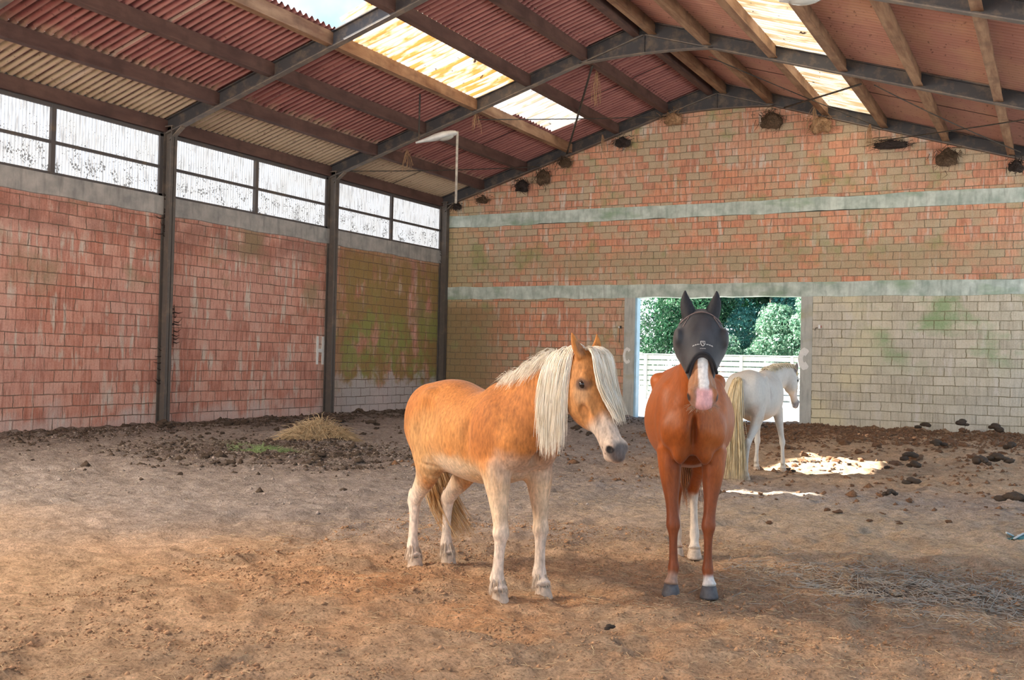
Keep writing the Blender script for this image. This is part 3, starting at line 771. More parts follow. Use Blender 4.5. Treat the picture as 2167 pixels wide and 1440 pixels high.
class Head:
    """head frame: poll point, axis a (poll to nose), lateral l (animal's left), v towards the jaw"""
    def __init__(s, poll, nose, roll=0, L=None):
        s.o = np.array(poll, float); n = np.array(nose, float)-s.o; s.L = np.linalg.norm(n); s.a = n/s.L
        up = np.array([0, 0, 1.]); l = np.cross(up, s.a)
        if roll is not None: l = l/np.linalg.norm(l)
        s.l = l; s.v = np.cross(s.a, s.l); s.v /= np.linalg.norm(s.v)
        s.v = -s.v
        s.k = s.L/.62
    def p(s, a, l, v): return s.o+(s.a*a+s.l*l+s.v*v)*s.k
def build_head(F, H, ears=True, earspread=.3, earfwd=.0, kk=.02, earlen=.14, wide=1.0, jaw=1.0, mw=1.0):
    q = H.k
    prof = [(-.03, .00, .15, .060), (.04, -.01, .20, .078), (.11, -.005, .245, .090), (.18, .0, .265, .094), (.25, .004, .262, .084), (.31, .008, .225, .069),
            (.38, .012, .180, .058), (.45, .012, .152, .053), (.51, .008, .142, .054), (.565, .008, .128, .052), (.60, .022, .108, .042), (.617, .04, .09, .028)]
    st = []
    for a, v0, v1, w in prof:
        v1 = v0+(v1-v0)*(jaw if a < .35 else 1); ww = wide*(mw if a > .4 else 1)
        st.append((*H.p(a, 0, (v0+v1)/2), w*q*ww, (v1-v0)/2*q, *H.l))
    F.loft(st, k=.03, sub=4)
    for sg in (-1, 1):
        F.ellipsoid(H.p(.225, sg*.054*wide, .165), (.095*q, .040*q, .088*q), .025, (H.a, H.l, H.v))      # cheek
        F.ellipsoid(H.p(.145, sg*.074*wide, .045), (.050*q, .024*q, .026*q), .025, (H.a, H.l, H.v))      # brow
        F.ellipsoid(H.p(.26, sg*.062*wide, .085), (.095*q, .014*q, .014*q), .03, (H.a, H.l, H.v))       # facial crest
        F.ellipsoid(H.p(.33, sg*.070*wide, .125), (.07*q, .022*q, .03*q), .03, (H.a, H.l, H.v), True)      # hollow behind the mouth
        F.ellipsoid(H.p(.40, sg*.060*wide, .04), (.08*q, .018*q, .022*q), .03, (H.a, H.l, H.v), True)
        F.ellipsoid(H.p(.545, sg*.040*wide*mw, .045), (.042*q, .026*q*wide, .036*q), .02, (H.a, H.l, H.v))       # nostril flare
    F.ellipsoid(H.p(.575, 0, .120), (.034*q, .034*q, .026*q), .02, (H.a, H.l, H.v))                   # chin
    F.ellipsoid(H.p(.600, 0, .062), (.030*q, .040*q, .036*q), .02, (H.a, H.l, H.v))                   # upper lip
    for sg in (-1, 1):
        F.ellipsoid(H.p(.562, sg*.066*wide*mw, .040), (.026*q, .020*q, .015*q), .008, (H.a, H.l, H.v), True)
        F.ellipsoid(H.p(.575, sg*.050, .098), (.060*q, .018*q, .005*q), .006, (H.a, H.l, H.v), True)     # mouth line
        F.ellipsoid(H.p(.160, sg*.096*wide, .066), (.024*q, .014*q, .017*q), .012, (H.a, H.l, H.v), True)   # eye socket
    if ears:
        for sg in (-1, 1):
            b = H.p(.000, sg*.060, .045); up = -H.a*.85+H.l*sg*earspread+H.v*-.15*1+H.v*-earfwd; up /= np.linalg.norm(up)
            e = [b, b+up*.045*q, b+up*.09*q, b+up*earlen*q]
            lat = H.l*.95-H.v*.3*sg*0
            F.loft([(*e[0], .034*q, .030*q, *lat), (*e[1], .036*q, .026*q, *lat), (*(e[2]+H.l*sg*.004), .025*q, .018*q, *lat), (*(e[3]-H.l*sg*.006), .006*q, .006*q, *lat)], k=.015, sub=5)
            m = b+up*.062*q-H.v*.022*q; F.ellipsoid(m, (.048*q, .017*q, .013*q), .008, (up, np.cross(up, H.v)/np.linalg.norm(np.cross(up, H.v)), H.v), True)

def fore_leg(F, el, kn, fet, hoof, s=1.0, k=.04, arm=1.0):
    """elbow, knee, fetlock, hoof centre on the ground"""
    el, kn, fet, hoof = [np.array(q, float) for q in (el, kn, fet, hoof)]
    mix = lambda a, b, t: a+(b-a)*t
    cor = hoof+np.array([0, 0, .065*s]); X = np.array([1., 0, 0])
    st = [(*(el+np.array([-.02, 0, .06])), .070*s*arm, .105*s), (*mix(el, kn, .12), .062*s*arm, .088*s), (*mix(el, kn, .35), .052*s*arm, .068*s), (*mix(el, kn, .62), .041*s, .052*s), (*mix(el, kn, .84), .037*s, .042*s),
          (*mix(el, kn, .96), .042*s, .045*s), (*mix(kn, fet, .06), .042*s, .044*s), (*mix(kn, fet, .20), .030*s, .035*s), (*mix(kn, fet, .45), .025*s, .032*s), (*mix(kn, fet, .78), .027*s, .034*s),
          (*mix(kn, fet, .97), .035*s, .042*s), (*mix(fet, cor, .35), .031*s, .035*s), (*mix(fet, cor, .7), .034*s, .036*s), (*cor, .044*s, .048*s)]
    F.loft(st, k=k, sub=3, cap=.4)
    F.ellipsoid(fet+np.array([-.03*s, 0, -.012]), (.02*s, .022*s, .024*s), .02)
def hind_leg(F, hip, sti, hock, fet, hoof, s=1.0, k=.05):
    hip, sti, hock, fet, hoof = [np.array(q, float) for q in (hip, sti, hock, fet, hoof)]
    mix = lambda a, b, t: a+(b-a)*t
    cor = hoof+np.array([0, 0, .065*s]); gas = mix(sti, hock, .4)+np.array([.01, 0, 0])
    st = [(*hip, .105*s, .20*s), (*mix(hip, sti, .5), .098*s, .175*s), (*(sti+np.array([-.05, 0, 0])), .082*s, .135*s), (*gas, .056*s, .086*s), (*mix(sti, hock, .72), .042*s, .060*s), (*mix(sti, hock, .9), .038*s, .054*s),
          (*(hock+np.array([-.004, 0, 0])), .041*s, .055*s), (*mix(hock, fet, .14), .034*s, .044*s), (*mix(hock, fet, .35), .027*s, .035*s), (*mix(hock, fet, .75), .028*s, .034*s),
          (*mix(hock, fet, .97), .036*s, .042*s), (*mix(fet, cor, .4), .031*s, .036*s), (*mix(fet, cor, .75), .034*s, .037*s), (*cor, .044*s, .048*s)]
    F.loft(st, k=k, sub=3, cap=.35)
    F.ellipsoid(hock+np.array([-.042*s, 0, .035*s]), (.022*s, .020*s, .038*s), .02)
    F.ellipsoid(fet+np.array([-.03*s, 0, -.012]), (.02*s, .022*s, .024*s), .02)
def hoof_mesh(c, s, mat, parent, yaw_=0):
    mb = MB(); n = 20; V = []; rows = [(0.0, .060, .012), (.012, .060, .012), (.060, .047, .004), (.070, .044, .0)]
    for z, r, fx in rows:
        for k in range(n):
            a = 2*math.pi*k/n; rx = r*(1.12 if math.cos(a) > 0 else .88); V.append((c[0]+(rx*math.cos(a)+fx)*s, c[1]+r*.93*math.sin(a)*s, c[2]+z*s))
    Fc = []
    for i in range(len(rows)-1):
        for k in range(n): Fc.append((i*n+k, i*n+(k+1) % n, (i+1)*n+(k+1) % n, (i+1)*n+k))
    Fc.append(tuple(range(n))[::-1]); Fc.append(tuple(3*n+k for k in range(n)))
    return mb.add(V, Fc).build('hoof', mat, parent, smooth=True)
def eye_mesh(H, sg, parent, wide=1.0, r=.024):
    bm = bmesh.new(); bmesh.ops.create_uvsphere(bm, u_segments=20, v_segments=14, radius=r*H.k); me = bpy.data.meshes.new('eye'); bm.to_mesh(me); bm.free(); me.shade_smooth()
    o = link_mesh('eye', me, M_EYE, parent); o.location = H.p(.160, sg*.077*wide, .066); return o
def trunk(F, rows, k=.05):
    F.loft([(x, y, (zt+zb)/2, a, (zt-zb)/2) for x, y, zt, zb, a in rows], k=k, sub=6, cap=.6)
def place(root, fr, hd):
    """root frame: x axis along the horse"""
    root.location = (fr[0], fr[1], 0.0); root.rotation_euler = (0, 0, math.atan2(hd[1], hd[0]))

# ---------------------------------------------------------------- golden pony with the pale mane
def pony():
    root = empty('pony'); place(root, (13.66, -21.76), (.8595, -.5111))
    setp(root, 'golden chestnut pony with thick cream mane and forelock, standing sideways beside the masked brown horse', 'horse')
    F = Field((-1.0, -.45, .03), (1.9, .45, 1.85), .0085)
    trunk(F, [(-.80, 0, 1.17, .95, .10), (-.72, 0, 1.27, .88, .17), (-.60, 0, 1.355, .80, .225), (-.45, 0, 1.40, .76, .262), (-.28, 0, 1.405, .72, .272), (-.1, 0, 1.365, .70, .285), (.1, 0, 1.335, .685, .292), (.28, 0, 1.35, .69, .275),
              (.42, 0, 1.39, .72, .245), (.56, 0, 1.385, .765, .225), (.68, 0, 1.28, .80, .205), (.77, 0, 1.15, .85, .165)], k=.06)
    for sg in (-1, 1):
        F.ellipsoid((-.50, sg*.135, 1.10), (.24, .135, .25), .07)
        F.ellipsoid((-.33, sg*.19, 1.27), (.075, .055, .06), .06)          # point of hip
        F.ellipsoid((.50, sg*.155, 1.02), (.15, .095, .26), .08)           # shoulder
        F.ellipsoid((.70, sg*.125, .98), (.10, .095, .13), .06)            # point of shoulder
        F.ellipsoid((-.20, sg*.30, 1.13), (.10, .05, .11), .08, None, True)  # flank hollow
    F.ellipsoid((.79, 0, 1.0), (.05, .035, .16), .05, None, True)
    for sg in (-1, 1):
        F.ellipsoid((.335, sg*.295, 1.08), (.035, .05, .20), .05, None, True)   # groove behind the shoulder
        F.ellipsoid((-.36, sg*.285, 1.00), (.03, .05, .16), .06, None, True)
    lat = (0, 1, 0)
    F.loft([(.46, 0, 1.12, .155, .30), (.66, 0, 1.215, .130, .25), (.86, 0.005, 1.325, .108, .205), (1.03, 0.022, 1.415, .097, .175), (1.15, .04, 1.475, .088, .155), (1.25, .055, 1.515, .078, .13)], k=.07, sub=6)
    fore_leg(F, (.585, -.165, .80), (.665, -.17, .43), (.635, -.175, .125), (.665, -.175, -.02), 1.28)
    fore_leg(F, (.585, .165, .80), (.625, .165, .43), (.62, .165, .125), (.66, .165, -.02), 1.28)
    hind_leg(F, (-.50, -.13, 1.08), (-.34, -.165, .80), (-.67, -.135, .475), (-.665, -.145, .125), (-.63, -.145, -.02), 1.22)
    hind_leg(F, (-.50, .13, 1.08), (-.32, .165, .80), (-.645, .135, .475), (-.66, .14, .125), (-.63, .14, -.02), 1.22)
    H = Head((1.325, .065, 1.605), (1.60, .115, 1.0)); build_head(F, H, earspread=.30, wide=1.15, earlen=.150, jaw=1.10)
    V, Fc = F.mesh(3)
    gold = (.54, .20, .045); cream = (.74, .53, .34); pale = (.80, .66, .54)
    bl = [((-.55, 0, 1.1), (.5, .5, .33), (.50, .185, .04), .5), ((.1, 0, .75), (.75, .4, .16), (.62, .40, .20), .9, .85), ((-.25, -.3, .95), (.28, .2, .22), (.60, .33, .13), .9, .8), ((.0, -.3, 1.05), (.35, .15, .2), (.54, .24, .07), .9, .7), ((.50, -.2, 1.12), (.16, .2, .26), (.40, .13, .03), .9, .6), ((.78, -.12, 1.28), (.20, .16, .12), (.40, .13, .03), .9, .55), ((-.52, -.22, 1.22), (.12, .12, .10), (.42, .14, .035), .9, .45), ((.05, -.3, .80), (.30, .2, .08), (.74, .56, .38), .9, .8), ((-.1, 0, 1.38), (.5, .12, .06), (.44, .15, .035), .8, .5), 
          ((-.62, 0, .55), (.25, .35, .33), cream, .6, .9), ((-.62, 0, .25), (.3, .4, .40), pale, .5), ((.63, 0, .28), (.25, .4, .50), pale, .5, .95), ((.62, 0, .62), (.2, .4, .22), cream, .8, .8),
          ((.72, 0, .86), (.16, .3, .12), (.60, .44, .33), .8, .8), ((.9, 0, 1.15), (.22, .25, .30), (.46, .17, .045), .7, .8), ((.74, 0, .93), (.1, .12, .08), (.35, .24, .16), .9, .5),
          ((*H.p(.20, 0, .12),), (.22, .22, .26), (.54, .24, .08), .7, .85), ((*H.p(.50, 0, .09),), (.15, .14, .16), (.60, .49, .40), .6, .9), ((*H.p(.20, -.09, .10),), (.05, .06, .07), (.56, .33, .17), .9, .7),
          ((*H.p(.585, 0, .030),), (.075, .085, .062), (.09, .075, .075), .5, .92), ((*H.p(.562, -.070, .042),), (.028, .035, .024), (.02, .015, .015), .3, 1), ((*H.p(.562, .070, .042),), (.028, .035, .024), (.02, .015, .015), .3, 1), ((*H.p(.56, 0, .13),), (.05, .05, .035), (.60, .46, .36), .5, .7), ((*H.p(.16, -.088, .066),), (.050, .06, .040), (.10, .055, .04), .5, .9), ((*H.p(.16, .088, .066),), (.042, .05, .032), (.16, .09, .06), .5, .8),
          ((*H.p(-.05, -.075, .005),), (.05, .03, .06), (.30, .16, .09), .6, .7)]
    body = np_mesh('body', V, Fc, coat_mat('coat_golden', .36, .72), root); set_col(body, paint(V, gold, bl, 3, .14))
    for c in ((.665, -.175), (.66, .165), (-.63, -.145), (-.63, .14)): hoof_mesh((c[0], c[1], -.025), 1.08, M_HOOFL, root)
    for sg in (-1, 1): eye_mesh(H, sg, root, 1.19)
    mm = hair_mat('hair_cream', (.80, .70, .55), (.95, .90, .80))
    # mane: roots along the crest, falling to the near (right) side
    def crest(t):  # 0 withers .. 1 poll
        P = catmull(np.array([(.46, 0, 1.405), (.62, 0, 1.445), (.78, 0, 1.50), (.95, .015, 1.57), (1.10, .035, 1.615), (1.27, .06, 1.655)]), 8); x = t*(len(P)-1); j = min(int(x), len(P)-2); return P[j]+(P[j+1]-P[j])*(x-j)
    G = []
    for t in np.linspace(.66, .95, 20):
        c = crest(t); L = .24+.30*sstep(.58, .74, t)-.06*sstep(.92, 1, t); G.append([c+(0, .02, -.015), c+(.0, -.035, .012), c+(.0, -.095, -.06), c+(-.005, -.130, -.06-L*.45), c+(-.01, -.132, -.06-L)])
    hair('mane', G, mm, root, 1700, .0024, .009, 9, 2, .007)
    G = []
    for t in np.linspace(0, .66, 22):
        c = crest(t); L = .07+.16*t; G.append([c+(0, .01, -.02), c+(-.01, -.02, .025), c+(-.02, -.05, .02), c+(-.02, -.05-L*.6, -.02-L*.5)])
    hair('mane_tuft', G, mm, root, 620, .0022, .012, 6, 3, .014)
    # forelock
    G = []
    for u in np.linspace(-.62, 1, 16):
        s0 = H.p(-.02, u*.050, .045)
        G.append([s0, H.p(-.040, u*.060-.004, .0), H.p(.02, u*.090-.008, -.045), H.p(.13, u*.104-.010, -.046+.025*abs(u)), H.p(.24, u*.092-.004, -.030+.025*abs(u)), H.p(.35, u*.060+.010, -.020), H.p(.42, u*.045+.018, -.014)])
    hair('forelock', G, mm, root, 1100, .0023, .006, 10, 5, .006, lens=(.62, 1.02))
    # tail
    tm = hair_mat('hair_tail_gold', (.55, .30, .11), (.80, .58, .33))
    G = []
    for a in np.linspace(0, 6.28, 9)[:-1]:
        dx, dy = .035*math.cos(a), .05*math.sin(a)
        G.append([(-.76, 0, 1.24), (-.84+dx*.5, .01+dy*.5, 1.17), (-.85+dx, .05+dy, .95), (-.80+dx*1.3, .10+dy*1.3, .70), (-.74+dx*1.6, .15+dy*1.6, .45), (-.66+dx*1.5, .26+dy*1.5, .22)])
    hair('tail', G, tm, root, 900, .0032, .018, 10, 6, .02)
    # feathering at the fetlocks
    fm = hair_mat('hair_fetlock', (.50, .36, .25), (.74, .62, .50))
    for q, (x, y) in enumerate(((.63, -.175), (.615, .165), (-.665, -.145), (-.66, .14))):
        G = []
        for a in np.linspace(0, 6.28, 10)[:-1]:
            G.append([(x+.01+.030*math.cos(a), y+.032*math.sin(a), .15), (x+.020+.050*math.cos(a), y+.048*math.sin(a), .09), (x+.03+.070*math.cos(a), y+.062*math.sin(a), .025)])
        hair('feathering', G, fm, root, 240, .0020, .006, 5, 8+q, .004)
    return root
pony()

# ---------------------------------------------------------------- brown horse with the fly mask
def brown_horse():
    root = empty('horse'); place(root, (14.9025, -20.725), (.3443, -.9389))
    setp(root, 'reddish brown horse facing the camera, wearing a black fly mask with ear covers', 'horse')
    F = Field((-1.05, -.45, .03), (1.5, .45, 2.0), .0088)
    trunk(F, [(-.88, 0, 1.30, 1.03, .10), (-.79, 0, 1.42, .98, .18), (-.65, 0, 1.51, .92, .245), (-.48, 0, 1.56, .88, .275), (-.28, 0, 1.55, .84, .300), (-.05, 0, 1.51, .81, .325), (.15, 0, 1.49, .80, .325), (.34, 0, 1.53, .82, .285),
              (.50, 0, 1.56, .85, .235), (.64, 0, 1.49, .885, .205), (.74, 0, 1.36, .905, .185), (.83, 0, 1.22, .94, .15)], k=.06)
    for sg in (-1, 1):
        F.ellipsoid((-.56, sg*.145, 1.22), (.25, .135, .27), .07); F.ellipsoid((-.36, sg*.23, 1.42), (.08, .06, .06), .06)
        F.ellipsoid((.60, sg*.165, 1.17), (.14, .085, .26), .07); F.ellipsoid((.77, sg*.135, 1.10), (.085, .085, .12), .05)
        F.ellipsoid((.80, sg*.075, .99), (.07, .065, .11), .035)
    F.ellipsoid((.90, 0, 1.06), (.06, .022, .17), .04, None, True)
    F.ellipsoid((.80, 0, .865), (.14, .05, .06), .04, None, True)
    F.loft([(.50, 0, 1.24, .155, .31), (.66, 0, 1.37, .128, .26), (.79, 0, 1.52, .098, .20), (.88, .01, 1.65, .082, .165), (.95, .02, 1.76, .075, .14), (1.0, .025, 1.82, .07, .12)], k=.07, sub=6)
    fore_leg(F, (.66, -.150, .90), (.715, -.118, .465), (.715, -.110, .165), (.745, -.125, 0), 1.12, arm=1.12)
    fore_leg(F, (.66, .150, .90), (.715, .118, .465), (.715, .118, .165), (.745, .128, 0), 1.12, arm=1.12)
    hind_leg(F, (-.56, -.14, 1.18), (-.42, -.15, .90), (-.76, -.06, .53), (-.76, -.05, .165), (-.72, -.05, 0), 1.12)
    hind_leg(F, (-.56, .14, 1.18), (-.40, .14, .90), (-.73, .075, .53), (-.73, .09, .165), (-.69, .09, 0), 1.12)
    H = Head((1.01, .03, 1.885), (1.32, .042, 1.315)); build_head(F, H, ears=False, wide=1.2, mw=1.32)
    V, Fc = F.mesh(3)
    rb = (.37, .090, .014)
    bl = [((-.1, 0, 1.2), (1.0, .5, .30), (.42, .125, .030), .9, .7), ((.75, 0, .92), (.14, .16, .14), (.16, .042, .016), .9, .5), ((.9, 0, 1.1), (.12, .08, .22), (.22, .055, .016), .8, .4),  # chest centre darkened: its shading is put into the coat colour
          ((.72, 0, .42), (.2, .3, .42), (.22, .062, .026), .9, .75), ((-.72, .09, .24), (.2, .14, .26), (.74, .62, .50), .35), ((-.76, -.07, .16), (.2, .06, .16), (.62, .48, .36), .4),
          ((.74, -.125, .05), (.12, .09, .10), (.44, .30, .22), .5, .8), ((.74, .125, .05), (.12, .09, .085), (.80, .74, .68), .4),
          ((*H.p(.45, 0, .10),), (.20, .12, .2), (.40, .20, .10), .5, .8), ((*H.p(.56, 0, .08),), (.075, .10, .09), (.30, .22, .19), .5, .8), ((*H.p(.562, -.105, .045),), (.035, .045, .03), (.03, .02, .02), .4, 1), ((*H.p(.562, .105, .045),), (.035, .045, .03), (.03, .02, .02), .4, 1)]
    body = np_mesh('body', V, Fc, coat_mat('coat_brown', .20, .50, 70, .1, .30), root)
    c = paint(V, rb, bl, 5, .12)
    q = (V-H.o)@np.stack([H.a, H.l, H.v], 1)/H.k; nz = fbm(V[:, 0]*25, V[:, 1]*25, V[:, 2]*25, 3, 4)-.5
    m = sstep(.034, .026, np.abs(q[:, 1]-.004)+nz*.012)*sstep(.04, .10, q[:, 0])*sstep(.09, .05, q[:, 2]); c = c*(1-m[:, None])+np.array([.84, .80, .76])*m[:, None]
    m = sstep(.052, .040, np.abs(q[:, 1]-.006)+nz*.02)*sstep(.50, .54, q[:, 0])*sstep(.115, .085, q[:, 2]); c = c*(1-m[:, None])+np.array([.74, .40, .40])*m[:, None]
    set_col(body, np.clip(c, 0, 1))
    hoof_mesh((.745, -.125, -.012), 1.12, M_HOOFD, root); hoof_mesh((.745, .128, -.012), 1.12, M_HOOFD, root)
    hoof_mesh((-.72, -.05, -.012), 1.08, M_HOOFL, root); hoof_mesh((-.69, .09, -.012), 1.08, M_HOOFL, root)
    for sg in (-1, 1): eye_mesh(H, sg, root)
    mb = hair_mat('hair_brown', (.20, .07, .025), (.36, .14, .05)); G = []
    cr = catmull(np.array([(.50, 0, 1.57), (.62, 0, 1.64), (.74, 0, 1.74), (.84, .01, 1.83), (.93, .02, 1.90)]), 4)
    for p in cr: G.append([p+(0, -.01, -.03), p+(0, .04, .0), p+(0, .10, -.06), p+(.01, .125, -.18)])
    hair('mane', G, mb, root, 420, .0026, .012, 7, 12, .01)
    G = []
    for a in np.linspace(0, 6.28, 8)[:-1]:
        G.append([(-.85, 0, 1.35), (-.93, .0, 1.27), (-.95+.03*math.cos(a), .02+.04*math.sin(a), 1.0), (-.93+.04*math.cos(a), .04+.05*math.sin(a), .70), (-.90+.05*math.cos(a), .08+.05*math.sin(a), .42)])
    hair('tail', G, mb, root, 420, .0032, .016, 9, 13, .015)
    G = []
    for u in np.linspace(-1, 1, 9): G.append([H.p(.57, u*.028, .125), H.p(.59, u*.05, .150), H.p(.605, u*.075, .185)]); G.append([H.p(.56, u*.04, .11), H.p(.575, u*.085, .125), H.p(.59, u*.115, .14)])
    hair('whiskers', G, hair_mat('whisker', (.35, .25, .18), (.6, .5, .4)), root, 90, .0008, .004, 5, 14, .003)
    # fly mask worn by the horse
    prof = np.array([(-.055, .00, .20, .085), (-.02, -.022, .24, .118), (.03, -.034, .27, .140), (.09, -.044, .285, .158), (.15, -.050, .29, .168), (.20, -.046, .285, .158), (.26, -.036, .265, .128), (.32, -.026, .235, .103), (.38, -.016, .205, .084), (.42, -.012, .18, .074)])
    G_ = Field((.6, -.35, 1.2), (1.5, .45, 2.15), .0072); k = H.k
    G_.loft([(*H.p(a, 0, (v0+v1)/2), w*k, (v1-v0)/2*k, *H.l) for a, v0, v1, w in prof], k=.01, sub=4, cap=.3)
    for sg in (-1, 1): G_.ellipsoid(H.p(.15, sg*.145, .03), (.05*k, .020*k, .05*k), .05, (H.a, H.l, H.v))
    G_.ellipsoid(H.p(.48, 0, -.03), (.185*k, .110*k, .150*k), .01, (H.a, H.l, H.v), True)
    V, Fc = G_.mesh(3)
    # wrinkles of the cloth
    wv = (V-H.o)@np.stack([H.a, H.l, H.v], 1); n_ = .006*(fbm(wv[:, 0]*9+wv[:, 1]*14, wv[:, 1]*9, wv[:, 2]*9, 3, 6)-.5); V = V+np.sign(V-H.p(.18, 0, .12))*n_[:, None]
    t = NT('mask_mesh'); o_ = t.obj(); n = t.noise(t.map(o_, scale=(1, 1, .5)), 9, 4)
    t.set(Base_Color=t.mix(t.ramp(n, [(.3, 0), (.7, 1)]), (.018, .018, .022), (.05, .05, .058)), Roughness=.6, Sheen_Weight=.35, Alpha=.93); t.b.inputs['Sheen Roughness'].default_value = .35
    wvx = t.noise(o_, 400, 1); t.bump(wvx, .4, .003); MM = t.m
    mk = np_mesh('fly_mask', V, Fc, MM, root); mk['label'] = 'black mesh fly mask'
    M_BLK = plain('mask_cloth', (.012, .012, .016), .75, .3, 60); M_BAND = plain('mask_piping', (.20, .14, .13), .6, .2, 40); M_LOGO = plain('logo_grey', (.62, .62, .60), .6, .1, 40)
    for sg in (-1, 1):
        E_ = Field((.75, -.3, 1.75), (1.25, .36, 2.2), .006)
        b = H.p(-.005, sg*.072, .04); up = -H.a*.86+H.l*sg*.16-H.v*.42; up /= np.linalg.norm(up)
        E_.loft([(*(b-up*.03), .040*k, .05*k, *H.l), (*(b+up*.03), .046*k, .045*k, *H.l), (*(b+up*.09+H.l*sg*.006), .036*k, .032*k, *H.l), (*(b+up*.14+H.l*sg*.004), .018*k, .016*k, *H.l), (*(b+up*.175-H.l*sg*.002), .004, .004, *H.l)], k=.01, sub=5)
        V, Fc = E_.mesh(2); np_mesh('ear_cover', V, Fc, M_BLK, mk)
    def surf(a, l, out=.004):
        w = np.interp(a, prof[:, 0], prof[:, 3]); v0 = np.interp(a, prof[:, 0], prof[:, 1]); v1 = np.interp(a, prof[:, 0], prof[:, 2]); vc = (v0+v1)/2
        u = np.clip(l/w, -.98, .98); return H.p(a, l*(1+out/w), vc-(vc-v0+out)*math.sqrt(1-u*u))
    m = MB(); m.tube([surf(.298+.085*abs(u)**2.4, u*.088, .004) for u in np.linspace(-1, 1, 25)], [.009]*25, 8); m.build('nose_band', M_BLK, mk, smooth=True)
    m = MB(); m.tube([surf(.005+.05*u*u, u*.125, .004) for u in np.linspace(-1, 1, 21)], [.0035]*21, 6); m.build('forehead_seam', M_BAND, mk, smooth=True)
    for sg in (-1, 1):
        m = MB(); m.tube([surf(.03+.13*t_, sg*(.075+.075*t_), .003) for t_ in np.linspace(0, 1, 9)], [.0025]*9, 6); m.build('side_seam', M_BAND, mk, smooth=True)
    # logo: shield with a bowed line of small lettering on each side
    for sg in (-1, 1):
        lg = MB()
        for i in range(7):
            l = sg*(.020+.0058*i); a = .243+.75*l*l*3+.0; p = surf(a, l, .012); q = surf(a+.0052, l, .012); m_ = .0017
            lg.tube([p, q], m_, 4)
            if i % 2: lg.tube([p, surf(a, l+sg*.004, .012)], .0014, 4)
        lg.build('logo_lettering', M_LOGO, mk)
    lg = MB()
    for i in range(6):
        l = -.014+.0056*i; lg.tube([surf(.272, l, .012), surf(.2755, l, .012)], .0016, 4)
    lg.build('logo_lettering', M_LOGO, mk)
    sh = MB(); sh.tube([surf(.228+a, l, .012) for a, l in ((0, -.012), (0, .012), (.016, .0115), (.026, .006), (.030, 0), (.026, -.006), (.016, -.0115), (0, -.012))], .0021, 6)
    sh.tube([surf(.236, -.005, .012), surf(.236, .005, .012), surf(.246, .004, .012)], .0016, 5); sh.build('logo_shield', M_LOGO, mk)
    return root
brown_horse()
